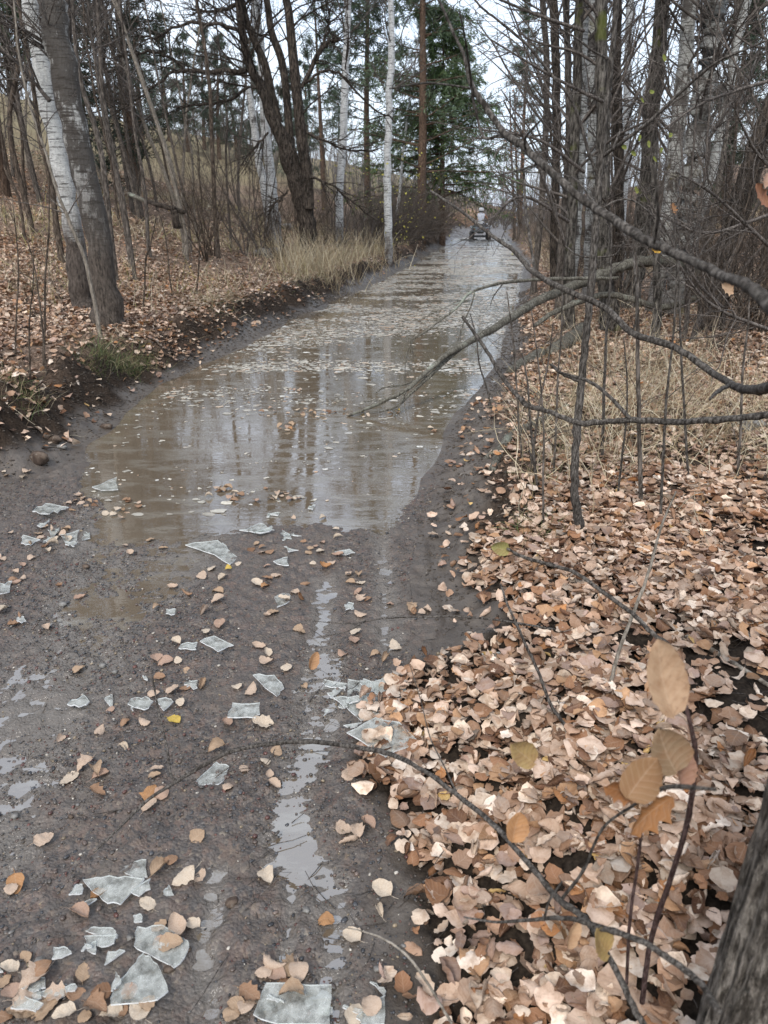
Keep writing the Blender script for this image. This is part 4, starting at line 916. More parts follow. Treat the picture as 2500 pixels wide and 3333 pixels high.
branch('fallen_limb', 'long arching dead limb lying from the right bank down into the water', 'branch',
       [(2290, 1020, 9.6, 24), (2275, 930, 9.6, 30), (2250, 870, 9.6, 32), (2150, 848, 9.5, 36), (2050, 858, 9.3, 34), (1950, 900, 9.0, 32), (1840, 942, 8.6, 30), (1740, 985, 8.1, 28), (1640, 1050, 7.5, 25), (1540, 1105, 7.0, 22), (1460, 1150, 6.7, 18), (1400, 1200, 6.5, 15), (1320, 1270, 6.25, 13), (1240, 1310, 6.15, 11), (1180, 1335, 6.1, 10), (1135, 1352, 6.05, 7)], 'lichen',
       [[(1560, 1095, 7.1, 14), (1480, 1150, 6.8, 13), (1400, 1225, 6.5, 12), (1330, 1290, 6.25, 10), (1290, 1325, 6.15, 8), (1235, 1342, 6.1, 5)], [(1320, 1275, 6.25, 8), (1305, 1310, 6.15, 6), (1282, 1358, 6.05, 4)], [(1290, 1295, 6.2, 6), (1230, 1302, 6.2, 5), (1185, 1308, 6.15, 3)], [(1390, 1225, 6.5, 6), (1310, 1252, 6.4, 5), (1250, 1262, 6.3, 4), (1220, 1282, 6.2, 3)]], knob=.1, sides=10)
branch('overhanging_branch', 'thin forked branch reaching left over the water above the arching dead limb', br,
       [(2010, 905, 8.6, 13), (1900, 905, 8.4, 13), (1780, 908, 8.2, 13), (1680, 915, 8.0, 12), (1600, 930, 7.8, 11), (1530, 955, 7.6, 10), (1490, 1000, 7.5, 9), (1430, 1045, 7.4, 8), (1380, 1085, 7.3, 7), (1330, 1112, 7.2, 5)], 'lichen',
       [[(1545, 950, 7.6, 6), (1535, 990, 7.6, 5), (1510, 1050, 7.6, 5), (1490, 1110, 7.6, 4)], [(1340, 1105, 7.2, 4), (1320, 1180, 7.2, 3), (1318, 1260, 7.2, 3)], [(1340, 1105, 7.2, 4), (1345, 1150, 7.2, 3), (1390, 1190, 7.2, 2.5)], [(1640, 920, 7.9, 5), (1610, 960, 7.9, 4), (1595, 995, 7.9, 3)], [(1510, 980, 7.55, 4), (1450, 1000, 7.5, 3), (1370, 1040, 7.5, 2)]], twigs=5, tl=.35, g=g, r3=.0022)
branch('fallen_log', 'thick pale log lying behind the bank where the right trunks stand', 'log', [(1900, 1075, 9.2, 52), (1850, 1110, 8.5, 48), (1790, 1150, 8.0, 38)], 'lichen', knob=.02, sides=14)
branch('fallen_log', 'short pale broken log end lying at the right water edge', 'log', [(1760, 1160, None, 34), (1700, 1200, None, 36), (1660, 1222, None, 32)], 'lichen', knob=.03, sides=12)
branch('fallen_log', 'mossy grey log lying in leaves from the mud edge toward the shrub stems', 'log', [(1600, 1540, None, 26), (1650, 1440, None, 30), (1740, 1390, None, 28), (1850, 1330, None, 24)], 'lichen', [[(1650, 1450, None, 20), (1590, 1490, None, 16), (1545, 1530, None, 10)]], knob=.08, sides=12)
branch('fallen_log', 'thin grey log crossing above the pale log', 'log', [(2300, 960, 9.0, 22), (2150, 1000, 8.7, 20), (1980, 960, 8.7, 20), (1820, 1010, 8.4, 18), (1740, 1060, 8.2, 14)], 'lichen', knob=.08, sides=8)
branch('fallen_log', 'short silvery log on the leafy slope behind the patchy birch', 'log', [(425, 632, 15.6, 14), (475, 655, 15.2, 14)], 'lichen', knob=.02)
branch('fallen_log', 'dark rotting log right of the silvery log on the slope', 'log', [(480, 655, 15.0, 12), (560, 680, 14.6, 16), (600, 690, 14.4, 14)], 'dark_bark', knob=.1)
branch('tree_stump', 'small dark stump on the leafy slope behind the thin stems', 'stump', [(575, 740, 14.4, 26), (570, 700, 14.4, 24), (560, 675, 14.4, 22)], 'dark_bark', knob=.15, sides=9)
branch('fallen_stick', 'thin grey stick lying from the shrub foot across the leaves to the right', 'stick', [(2520, 1615, None, 9), (2400, 1640, None, 10), (2250, 1685, None, 11), (2100, 1740, None, 13), (1980, 1790, None, 14), (1915, 1800, None, 12)], 'shrub')
branch('fallen_stick', 'straight grey stick sunk in leaves right of the big blurred leaf', 'stick', [(2230, 2075, None, 18), (2320, 2120, None, 17), (2400, 2170, None, 16), (2510, 2240, None, 14)], 'pale_bark')
branch('low_branch', 'thin dark branch lying low at the right edge under the leafy stem', br, [(2530, 2510, 2.0, 18), (2450, 2480, 2.05, 16), (2350, 2450, 2.1, 13), (2260, 2435, 2.15, 9), (2180, 2440, 2.2, 6)], 'shrub', [[(2330, 2440, 2.1, 7), (2270, 2400, 2.15, 6), (2230, 2340, 2.2, 5)]])
branch('overhanging_branch', 'dark arching branch crossing the bottom centre over the gravel', br,
       [(2150, 3420, .72, 30), (2080, 3290, .76, 26), (2000, 3140, .82, 25), (1900, 3000, .9, 25), (1820, 2920, .95, 24), (1740, 2830, 1.0, 21), (1600, 2680, 1.1, 20), (1480, 2580, 1.2, 18), (1360, 2500, 1.25, 16), (1250, 2455, 1.4, 19), (1130, 2430, 1.5, 18), (1000, 2420, 1.6, 18), (860, 2422, 1.65, 17), (740, 2455, 1.65, 16), (620, 2520, 1.62, 15), (570, 2545, 1.6, 14), (480, 2600, 1.56, 12), (390, 2690, 1.5, 10), (305, 2775, 1.45, 7)], 'shrub',
       [[(575, 2543, 1.6, 11), (555, 2520, 1.62, 10), (545, 2440, 1.68, 9), (520, 2320, 1.75, 8), (495, 2200, 1.8, 6)], [(1490, 2590, 1.2, 8), (1450, 2500, 1.25, 6), (1400, 2400, 1.3, 5), (1370, 2280, 1.35, 4), (1330, 2150, 1.4, 3)],
        [(1830, 2925, .95, 12), (1900, 2830, .93, 11), (1960, 2700, .9, 10), (2060, 2620, .86, 12), (2150, 2570, .8, 16), (2230, 2560, .75, 18), (2330, 2570, .72, 12)]], knob=.15)
branch('overhanging_branch', 'dark level branch across the bottom right leaves', br, [(2340, 3290, .62, 28), (2270, 3190, .68, 26), (2180, 3120, .72, 24), (2080, 3060, .76, 22), (1960, 3020, .8, 20), (1850, 2988, .84, 18), (1740, 2998, .88, 14), (1620, 3000, .92, 10), (1510, 2985, .95, 6)], 'shrub', [[(1770, 2995, .86, 10), (1790, 2930, .86, 9), (1830, 2870, .86, 8)]], knob=.15)
branch('leafy_stem', 'purple brown upright stem carrying blurred dry leaves at lower right', 'shrub', [(2090, 3260, .95, 18), (2120, 3080, .95, 17), (2165, 2900, .93, 17), (2215, 2740, .9, 17), (2248, 2600, .88, 18), (2258, 2480, .87, 18), (2250, 2380, .87, 16), (2225, 2280, .88, 13), (2205, 2230, .88, 10), (2190, 2150, .88, 7)], 'shrub_red', [[(2040, 3200, .97, 11), (2050, 3000, .97, 11), (2080, 2780, .96, 10), (2090, 2680, .95, 8)]])
branch('bramble_stem', 'thin dark curved twig hanging over the leaf litter right of centre', br, [(1880, 2500, 1.75, 12), (1850, 2380, 1.78, 12), (1800, 2300, 1.8, 11), (1750, 2180, 1.85, 10), (1690, 2050, 1.9, 9), (1650, 1960, 1.95, 8), (1630, 1900, 2.0, 6)], 'shrub', [[(1865, 2450, 1.75, 6), (1880, 2560, 1.73, 5)]])
branch('overhanging_branch', 'blurred grey branch hanging above the leaves with a greenish leaf at its tip', br, [(2180, 2100, 1.3, 16), (2120, 2060, 1.3, 18), (2060, 2000, 1.35, 17), (1960, 1925, 1.4, 16), (1870, 1865, 1.45, 15), (1780, 1835, 1.5, 14), (1700, 1810, 1.5, 13), (1650, 1785, 1.5, 10)], 'shrub')
branch('thin_stem', 'pale slanting stem crossing the leaf litter right of centre', 'shrub', [(1925, 2390, None, 13), (1970, 2280, 1.95, 13), (2010, 2150, 2.0, 12), (2060, 2000, 2.05, 12), (2110, 1860, 2.1, 10), (2150, 1720, 2.15, 8), (2200, 1600, 2.2, 6)], 'pale_bark')
branch('thin_stem', 'fine dark twig lying level from the gravel over to the leaves', br, [(1810, 2050, 2.4, 8), (1640, 2020, 2.4, 7), (1500, 2005, 2.45, 6), (1400, 2008, 2.5, 6), (1250, 2012, 2.5, 4), (1140, 2030, 2.5, 3), (985, 2018, 2.5, 2)], 'shrub', [[(1190, 2020, 2.5, 3), (1130, 2055, 2.45, 2.5), (1010, 2080, 2.4, 2)]])
branch('thin_stem', 'thin curved twig rising over the right edge of the muddy strip', br, [(1760, 2100, 2.6, 5), (1650, 2085, 2.6, 5), (1520, 2075, 2.6, 5), (1440, 2090, 2.6, 4), (1350, 2105, 2.6, 3)], 'shrub_red')
branch('thin_stem', 'pale brown twig arcing over the bottom leaves near the right puddle', br, [(1470, 3330, .85, 10), (1420, 3250, .87, 9), (1340, 3130, .9, 9), (1260, 3060, .92, 7), (1180, 3030, .95, 5), (1130, 3020, .97, 3)], 'pale_bark')
st = [(2085, 1640, 2075, 1000, 2062, 780, 15, 'right of the tall grey stem'), (2148, 1700, 2170, 1300, 2205, 820, 10, 'leaning right past the dry grass'), (1768, 1720, 1770, 1400, 1730, 1010, 8, 'at the inner edge of the dry grass'), (2240, 1560, 2215, 1100, 2190, 700, 9, 'in front of the leaning birch'),
      (1700, 1500, 1680, 1250, 1650, 950, 8, 'nearest the water below the arching limb'), (1960, 1500, 1975, 1100, 1990, 700, 11, 'close right of the tall grey stem'), (1720, 1560, 1760, 1300, 1800, 1050, 8, 'fanning right from the shrub clump'), (1750, 1600, 1725, 1350, 1700, 1150, 9, 'fanning left from the shrub clump'),
      (1800, 1560, 1815, 1250, 1830, 900, 8, 'in the middle of the shrub clump'), (1600, 1330, 1560, 1180, 1530, 1020, 6, 'at the very edge of the water'), (2400, 1560, 2420, 1200, 2440, 900, 9, 'near the right edge'), (2010, 1620, 2040, 1350, 2030, 1100, 8, 'in the tan grass')]
for i, (a, b, c, d, e, f_, w, lb) in enumerate(st):
    x, y, z = G(a, b)
    branch('slender_shoot', 'slender grey leafless shoot ' + lb, 'shrub', [(a, b, None, w), ((a + c) / 2, (b + d) / 2, y, w * .95), (c, d, y, w * .85), ((c + e) / 2 + 5, (d + f_) / 2, y, w * .7), (e, f_, y, w * .45)], 'shrub' if i % 2 else 'grey_bark', twigs=5, tl=.4, g=np.random.default_rng(60 + i), group='slender shoots right of the water', r3=.0025)
lsx = [(140, 1180, 150, 900, 160, 600, 8, 'at the left edge below the white birch'), (152, 1230, 130, 1000, 90, 780, 7, 'leaning left in front of the slope'), (465, 1010, 475, 850, 510, 700, 6, 'just right of the patchy birch base'), (50, 1150, 60, 900, 40, 650, 6, 'close to the left border'),
       (100, 1250, 95, 1050, 110, 820, 6, 'above the mossy bank corner'), (640, 960, 650, 820, 640, 640, 5, 'on the leaves below the stump'), (560, 960, 545, 820, 520, 700, 5, 'near the patchy birch on the bank top')]
for i, (a, b, c, d, e, f_, w, lb) in enumerate(lsx):
    x, y, z = G(a, b)
    branch('slender_shoot', 'thin brown leafless shoot ' + lb, 'shrub', [(a, b, None, w), ((a + c) / 2, (b + d) / 2, y, w * .95), (c, d, y, w * .85), ((c + e) / 2 + 4, (d + f_) / 2, y, w * .7), (e, f_, y, w * .45)], 'brown_bark', twigs=7, tl=.45, g=np.random.default_rng(80 + i), group='thin shoots on the left bank', r3=.0022)
# tangled overhanging twigs top centre and right
tg = [((2060, 820), (1990, 700), (1960, 640), 8.0, 'in front of the mossy trunks'), ((2500, 800), (2330, 640), (2200, 560), 5.0, 'at the right edge over the brush'), ((2500, 700), (2300, 760), (2150, 700), 6.0, 'rising left from the right edge'), ((2540, 250), (2300, 330), (2160, 420), 5.0, 'high at the right edge'),
      ((1960, 330), (1800, 250), (1600, 130), 6.0, 'high above the trail bend'), ((1900, 560), (1760, 460), (1560, 420), 7.0, 'left of the tall stem over the bend'), ((1850, 720), (1700, 640), (1590, 720), 6.5, 'low over the trail bend'), ((2520, 1080), (2300, 980), (2150, 760), 4.5, 'right side over the fallen logs'),
      ((2350, 1000), (2250, 900), (2060, 560), 5.5, 'crossing the twin birches'), ((1900, 100), (1700, 30), (1500, -60), 7.0, 'at the top over the bend'), ((2520, 560), (2450, 480), (2380, 330), 6.0, 'beside the dark leaning trunk'), ((1840, 800), (1760, 560), (1640, 330), 6.0, 'rising over the far water')]
for i, (a, b, c, D, lb) in enumerate(tg):
    branch('leafless_spray', 'spray of fine leafless twigs ' + lb, br, [(*a, D, 12), (*b, D * .97, 9), (*c, D * .94, 5)], 'twig', twigs=16, tl=.9, g=np.random.default_rng(100 + i), group='leafless sprays on the right', r3=.004)

# foreground trunk at the lower right corner
q = [[.590, .72, -.2, .150], [.592, .722, .1, .125], [.600, .73, .5, .112], [.612, .74, .9, .105], [.622, .75, 1.3, .10], [.645, .76, 2.4, .09]]
S = smoothpath(q, 26); an = np.arange(96) * 2 * np.pi / 96
Vt = []
for k, (x, y, z, r) in enumerate(S):
    rr = r * (1 + .14 * np.abs(fbm(np.cos(an) * 6 + 9 + z * 1.5, np.sin(an) * 6 + z * 2.2, 4, 5)) - .10 * np.abs(fbm(np.cos(an) * 13, np.sin(an) * 13 + z * 5, 3, 8)))
    Vt.append(np.stack([x + rr * np.cos(an), y + rr * np.sin(an), z + 0 * an], 1))
ii = np.arange(96 * len(S)).reshape(len(S), 96)
Fa = np.stack([ii[:-1], np.roll(ii[:-1], -1, 1), np.roll(ii[1:], -1, 1), ii[1:]], -1).reshape(-1, 4)
M['near_bark'] = bark('pale_furrowed_bark', (.12, .10, .08), (.66, .58, .49), 2.2, 1.3)
root = empty('tree', (.59, .72, 0), 'pale grey furrowed trunk out of focus at the bottom right corner', 'tree')
mk('trunk', np.concatenate(Vt) - np.array([.59, .72, 0]), Fa, M['near_bark'], root)
br_ = tubes(smoothpath([[.03, .0, 1.5, .03], [-.1, .1, 2.3, .02], [-.2, .3, 3.2, .01]], 6)[None, :, :3] + np.array([.0, .0, 0]), smoothpath([[.03, .0, 1.5, .03], [-.1, .1, 2.3, .02], [-.2, .3, 3.2, .01]], 6)[None, :, 3], 8)
mk('limb', *br_, M['near_bark'], root)

# ------------------------------------------------------------------ hanging dry leaves near the camera
def hang_leaf(label, px, py, D, lpx, wfrac, rollang, col, name='hanging_leaf', lobed=False, seed=1, face=.5):
    g = np.random.default_rng(seed); q, t = W(px, py, D); L_ = lpx / FP * t
    nu, nv = 9, 15; u = np.linspace(-1, 1, nu)[:, None]; v = np.linspace(0, 1, nv)[None]
    w = np.sin(np.pi * v ** .8) ** .6 * .5 * wfrac
    if lobed: w = w * (1 - .45 * np.abs(np.sin(v * np.pi * 3.5)) ** .8)
    x = w * u; y = (v - .5) + 0 * u; w = w * (1 + .09 * (fbm(v * 9 + seed, u * 2 + 3 + 0 * v, 3, seed) + .3 * g.normal(0, 1, (1, nv)) * (v > .05))); x = w * u; z = .45 * w * np.abs(u) ** 1.5 * (1 + .5 * u) + .35 * (v - .5) ** 2 + .08 * u * (v - .5) + .012 * np.sin(v * 40) * np.abs(u) + g.normal(0, .004, (nu, nv))
    P = np.stack([x, y, z], -1).reshape(-1, 3) * L_
    cr_, sr_ = math.cos(rollang), math.sin(rollang)
    rot = Matrix.Rotation(R(90) - PIT, 3, 'X') @ Matrix.Rotation(face, 3, 'Y') @ Matrix.Rotation(rollang, 3, 'Z')
    P = P @ np.array(rot).T
    ii = np.arange(nu * nv).reshape(nu, nv); Fa = np.stack([ii[:-1, :-1], ii[1:, :-1], ii[1:, 1:], ii[:-1, 1:]], -1).reshape(-1, 4)
    uv = np.stack([u + 0 * v, v + 0 * u], -1).reshape(-1, 2)
    o = mk(name, P, Fa, M['leaf'], col=np.tile(np.array(col), (nu * nv, 1)), uv=uv); o.location = q
    tag(o, label, 'leaf', 'dry leaves still hanging on the near stems'); return o
hang_leaf('large oval ribbed tan leaf hanging out of focus above the leafy stem', 2155, 2205, .86, 265, .50, .22, (.40, .27, .17), seed=1, face=.3)
hang_leaf('round olive tan leaf hanging on the leafy stem', 2165, 2440, .84, 165, .82, .4, (.22, .15, .09), seed=2, face=.3)
hang_leaf('ochre leaf overlapping the round leaf on the leafy stem', 2090, 2530, .82, 170, .70, -.6, (.24, .14, .07), seed=3, face=-.3)
hang_leaf('reddish brown curled leaf at the left of the hanging cluster', 2010, 2570, .83, 150, .7, 1.2, (.30, .13, .05), seed=4, lobed=True)
hang_leaf('lobed rust brown leaf at the bottom of the hanging cluster', 2110, 2650, .82, 190, .75, 2.2, (.28, .13, .05), seed=5, lobed=True, face=.2)
hang_leaf('mauve brown leaf behind the hanging cluster near the stem', 2215, 2500, .86, 130, .8, -.2, (.30, .17, .12), seed=6, face=.8)
hang_leaf('blurred folded yellow tan leaf left of the hanging cluster', 1695, 2450, 1.0, 135, .6, .9, (.36, .25, .11), seed=7, face=.6)
hang_leaf('small rust brown blurred leaf below the folded yellow leaf', 1678, 2690, .95, 100, .75, -.3, (.38, .20, .09), seed=8, face=.3)
hang_leaf('greenish brown blurred leaf at the tip of the hanging branch', 1625, 1785, 1.5, 75, .6, 1.3, (.30, .27, .10), seed=9, face=.5)
hang_leaf('small orange tan leaf floating blurred above the gravel rut', 1018, 2150, 1.55, 62, .6, -.5, (.36, .20, .10), seed=10, face=.8)
hang_leaf('dull ochre leaf hanging below the dark level branch', 1950, 3060, .8, 150, .6, .6, (.36, .25, .10), seed=11, face=.9)
hang_leaf('pale brown leaf beside the dark level branch', 1860, 3040, .82, 90, .6, -.8, (.42, .27, .16), seed=12, face=.7)
hang_leaf('rusty oak leaf at the upper right edge', 2475, 640, 2.4, 90, .6, .7, (.22, .10, .06), seed=13, lobed=True)
hang_leaf('pale pinkish leaf above the rusty oak leaf at the right edge', 2490, 590, 2.4, 60, .6, -.4, (.30, .19, .14), seed=14, lobed=True)
hang_leaf('tan leaf caught on twigs in front of the twin birches', 2190, 680, 5.0, 40, .7, .5, (.34, .18, .09), seed=15, lobed=True)
hang_leaf('tan curled leaf above the fallen logs at the right', 2365, 940, 3.6, 60, .8, 1.2, (.40, .27, .17), seed=16, lobed=True)
for i, (px, py) in enumerate([(2130, 812), (2140, 818), (2122, 806)]):
    hang_leaf('%s small yellow leaf above the arching limb' % ['middle', 'right hand', 'left hand'][i], px, py, 5.5, 26, .5, i * 1.7, (.62, .38, .06), seed=17 + i)
for i, (px, py) in enumerate([(2110, 470), (2060, 500), (2150, 490), (2090, 330), (2120, 300), (2160, 190), (2030, 480), (2080, 450), (2130, 520), (2180, 440), (2070, 620)]):
    hang_leaf('small green leaf on the shrub in front of the mossy trunks, number %s from top' % ['five', 'seven', 'six', 'three', 'two', 'one', 'eight', 'four', 'nine', 'ten', 'eleven'][i] if False else 'small fresh green leaf among the mossy trunks on the right', px, py, 7.5, 24, .6, i * 1.3, (.13, .17, .03), seed=30 + i)
# yellowish leaves on the shrubs of the far left bank
for nm, pts, n, sx, sc2, c0, D in (('shrub_foliage', [(1100, 640), (1180, 600), (1250, 620), (1320, 560), (1150, 540), (1380, 560), (1340, 700), (1420, 640), (1300, 740)], 26, .5, (.04, .09), (.38, .38, .07), 22), ('shrub_foliage', [(1700, 640), (1650, 690), (1750, 660), (1620, 640), (1800, 700)], 50, 1.2, (.05, .10), (.22, .22, .07), 28)):
    P_ = []
    for px, py in pts:
        c_, t = W(px, py, D); P_.append(c_ + g.normal(0, 1, (n, 3)) * np.array([sx, sx, sx * .8]))
    P_ = np.concatenate(P_); V, Fa, c, uv = leafmesh(P_, g.uniform(*sc2, len(P_)), 3, 3, g, 1.0, .8, col=np.array(c0) * g.uniform(.6, 1.3, (len(P_), 1)))
    tag(mk(nm, V, Fa, M['leaf'], col=c, uv=uv), kind='stuff')

n = 9000; x, y, z = scatter(n, -2.6, 4.5, .8, 9, g, lambda x, y: np.clip(np.where(x > LB(y) - .35, .9, .16), 0, 1)); n = len(x)
P = grow(np.stack([x, y, z + .006], 1), np.stack([g.normal(0, 1, n), g.normal(0, 1, n), g.normal(0, .12, n)], 1), g.uniform(.02, .16, n), 4, .12, 0, g)
V, Fa = tubes(P, g.uniform(.0006, .0020, n)[:, None] * np.linspace(1, .5, 4)[None], 3); tag(mk('twig_debris', V, Fa, M['twig']), kind='stuff')

# ------------------------------------------------------------------ single leaves on the gravel, in the pond, and ice plates
LM = [((150, 2980), 'below the grey ice plates'), ((420, 2880), 'by the grey ice plates at lower left'), ((560, 3060), 'on the large leafy ice plate'), ((60, 3200), 'in the bottom left leaf pile'), ((420, 3260), 'in the leaf pile at the bottom left'),
      ((920, 3200), 'over the bottom ice plate'), ((1200, 3280), 'by the bottom ice plate near the litter edge'), ((1180, 2700), 'beside the right puddle'), ((860, 2860), 'alone between the two lower puddles'), ((520, 2600), 'near the arching branch on gravel'),
      ((850, 2540), 'above the right puddle'), ((300, 2560), 'on gravel at left under the arching branch'), ((380, 2400), 'on bare gravel left of centre'), ((200, 2380), 'by the left wet rut'), ((560, 2260), 'in the small cluster left of centre'),
      ((800, 2330), 'by the oval ice plate'), ((900, 2180), 'beside the middle rut'), ((620, 2110), 'above the pointed ice plate'), ((560, 1990), 'on gravel below the broad ice plate'), ((700, 1880), 'in the middle of the gravel'),
      ((880, 1880), 'in the row right of the gravel hump'), ((1150, 1920), 'in the row between the ruts'), ((960, 1960), 'by the ice left of the middle rut'), ((1010, 1800), 'in the clump above the wheel ruts'), ((850, 1750), 'in the clump below the waterline'),
      ((760, 1670), 'in the drift at the centre waterline'), ((930, 1660), 'in the drift right of the centre waterline'), ((430, 1690), 'in the small left waterline drift'), ((290, 1640), 'in the drift at the left waterline'), ((170, 1780), 'in the heap on gravel far left'),
      ((60, 1880), 'near the left border on gravel'), ((260, 1960), 'beside the top of the left wet rut'), ((1040, 1390), 'in the floating drift on the pond'), ((930, 1440), 'in the small floating drift on the pond'), ((1180, 1390), 'floating near the tip of the dead limb'),
      ((1400, 1420), 'floating close to the right mud bank'), ((950, 1310), 'floating in the middle of the pond'), ((1320, 1850), 'on the wet mud near the litter edge'), ((1300, 1650), 'on the mud at the right waterline'), ((1140, 2440), 'by the big broken ice pile'), ((1230, 2170), 'on the mud above the big ice pile'), ((1160, 2540), 'below the big broken ice pile')]
LP = []
o8 = lambda L_: [(x * .7535, 2450 + y * .7535) for x, y in L_]
o6 = lambda L_: [(x * .7836, 1600 + y * .7836) for x, y in L_]
LP += o8([(190, 380), (70, 575), (50, 600), (635, 660), (800, 550), (865, 550), (740, 470), (690, 510), (430, 625), (345, 705), (690, 755), (765, 762), (830, 750), (740, 830), (700, 830), (1155, 545), (1055, 75), (1165, 105), (1185, 140), (1510, 105), (1560, 150), (1605, 160), (1590, 315), (1545, 350), (1505, 390), (1490, 345), (650, 185), (700, 185), (420, 180), (415, 85), (435, 105), (300, 120), (370, 60), (680, 80), (670, 105), (985, 155), (855, 365), (650, 235), (1520, 800), (1410, 740), (640, 1090), (240, 1060), (120, 1080), (50, 1040), (40, 940), (110, 890), (150, 1000), (360, 960), (330, 1050), (440, 1040), (560, 1040), (520, 1120), (420, 1110), (600, 1130), (1140, 960), (1200, 970), (1260, 930), (1230, 1000), (1290, 960), (1180, 940), (1080, 1050), (1020, 1090), (1060, 1110), (1260, 1060), (1000, 1140), (1530, 1140), (1600, 1110), (1650, 600), (1640, 700), (20, 1150), (200, 1120), (90, 1130), (15, 1000), (180, 950), (280, 1140), (370, 1150), (480, 1150)])
LP += o6([(250, 1035), (415, 1005), (520, 965), (600, 965), (460, 910), (725, 955), (750, 885), (330, 745), (640, 845), (665, 775), (650, 700), (690, 715), (740, 705), (720, 830), (770, 820), (840, 808), (985, 815), (1045, 835), (770, 750), (855, 590), (915, 560), (850, 505), (730, 630), (650, 488), (720, 405), (780, 430), (905, 425), (905, 455), (335, 445), (545, 260), (680, 240), (625, 205), (520, 228), (510, 150), (840, 355), (880, 325), (950, 325), (925, 362), (990, 305), (1110, 315), (1110, 365), (1145, 352), (1065, 385), (1100, 398), (1110, 520), (1135, 508), (1240, 570), (1255, 585), (1495, 520), (1480, 590), (1470, 625), (1075, 650), (1110, 672), (1190, 740), (1110, 715), (1265, 815), (945, 970), (1090, 968), (900, 1075), (1150, 1080), (510, 1080), (1100, 1130), (1265, 390), (1230, 425), (1180, 455), (1250, 450), (1450, 350), (1490, 350), (1455, 385), (1495, 385), (1490, 425), (1500, 440), (1500, 455), (1530, 455), (1425, 680), (60, 560), (195, 572), (15, 500), (85, 530), (45, 175), (245, 395), (1340, 120), (1220, 125), (1045, 245), (1090, 235), (1065, 220), (1120, 255), (1405, 270), (1310, 230), (1290, 240), (1330, 250), (1300, 300), (1380, 300), (1405, 195), (1395, 160), (1260, 215), (1280, 260), (1340, 215), (1085, 255), (1350, 320), (1600, 700), (1560, 690), (1640, 650), (1620, 480)])
for cx, cy, sx, sy, n in ((275, 1635, 32, 16, 12), (430, 1690, 38, 9, 9), (760, 1668, 45, 13, 13), (935, 1662, 32, 12, 9), (1035, 1392, 60, 8, 16), (930, 1442, 28, 7, 8), (875, 1385, 14, 5, 3), (960, 1310, 22, 5, 4), (150, 1760, 40, 16, 9), (190, 1735, 30, 14, 6), (50, 1840, 24, 18, 5), (40, 1890, 30, 10, 4), (1190, 1396, 14, 5, 4), (1285, 1385, 22, 5, 3), (1400, 1413, 20, 4, 3), (60, 1545, 60, 22, 6), (1370, 1990, 30, 20, 4)):
    LP += [(cx + g.normal(0, 1) * sx, cy + g.normal(0, 1) * sy) for _ in range(n)]
CN = [('pink tan', (.47, .365, .28)), ('tan brown', (.36, .26, .175)), ('cream', (.54, .46, .36)), ('dull brown', (.26, .16, .10)), ('orange brown', (.38, .20, .09)), ('pinkish brown', (.36, .25, .19)), ('yellow', (.50, .36, .07)), ('dark brown', (.13, .07, .04))]
CP = [.30, .18, .18, .12, .03, .13, .015, .045]
KN = [('flat', 0.2, .1), ('curled', 1.2, .35), ('rolled', 2.6, .35), ('small', .4, .15), ('lobed', .7, .2)]
protos = {}
def leafproto(ci, ki, var):
    if (ci, ki, var) in protos: return protos[(ci, ki, var)]
    gg = np.random.default_rng(ci * 100 + ki * 10 + var)
    for _ in range(40):
        V, Fa, c, uv = leafmesh(np.zeros((1, 3)), np.ones(1), 7, 11, gg, .01, .01, col=np.array([CN[ci][1]]))
        break
    # own shape: controlled curl
    u = np.linspace(-1, 1, 7)[:, None]; v = np.linspace(0, 1, 11)[None]
    asp = [.72, .78, .8, .95, .95][ki]; w = (np.sin(np.pi * v ** gg.uniform(.65, .95)) ** gg.uniform(.55, .75) + .02) * .5 * asp
    if ki == 4: w = w * (1 - .42 * np.abs(np.sin(v * np.pi * 3.5)) ** .8)
    cu = KN[ki][1] * gg.uniform(.7, 1.2) * (1 if gg.random() < .6 else -1)
    x = w * np.sin(cu * u) / cu; z = w * (1 - np.cos(cu * u)) / cu; be = gg.normal(0, .3 + KN[ki][2])
    y = v - .5 + 0 * u; x = x * (1 + gg.normal(0, .05, (1, 11))); z = z + be * (v - .5) ** 2 + gg.normal(0, .030, z.shape) + gg.uniform(0, .35) * np.abs(u) * w + gg.normal(0, .25) * u * (v - .5) * w
    P = np.stack([x + 0 * z, y, z], -1).reshape(-1, 3); P[:, 2] -= P[:, 2].min()
    ii = np.arange(77).reshape(7, 11); Fa = np.stack([ii[:-1, :-1], ii[1:, :-1], ii[1:, 1:], ii[:-1, 1:]], -1).reshape(-1, 4)
    st_ = np.array([[-.012, -.48, .02], [.012, -.48, .02], [.03, -.66, .03], [.012, -.66, .03], [.08, -.82, .01], [.068, -.82, .01]]); n0 = len(P)
    P = np.concatenate([P, st_]); Fa = np.concatenate([Fa, [[n0, n0 + 1, n0 + 2, n0 + 3], [n0 + 3, n0 + 2, n0 + 4, n0 + 5]]])
    uv = np.concatenate([np.stack([u + 0 * v, v + 0 * u], -1).reshape(-1, 2), np.zeros((6, 2)) + .5])
    o = mk('fallen_leaf', P, Fa, M['leaf'], col=np.tile(np.array(CN[ci][1]), (len(P), 1)), uv=uv)
    protos[(ci, ki, var)] = o; o['_free'] = 1
    return o
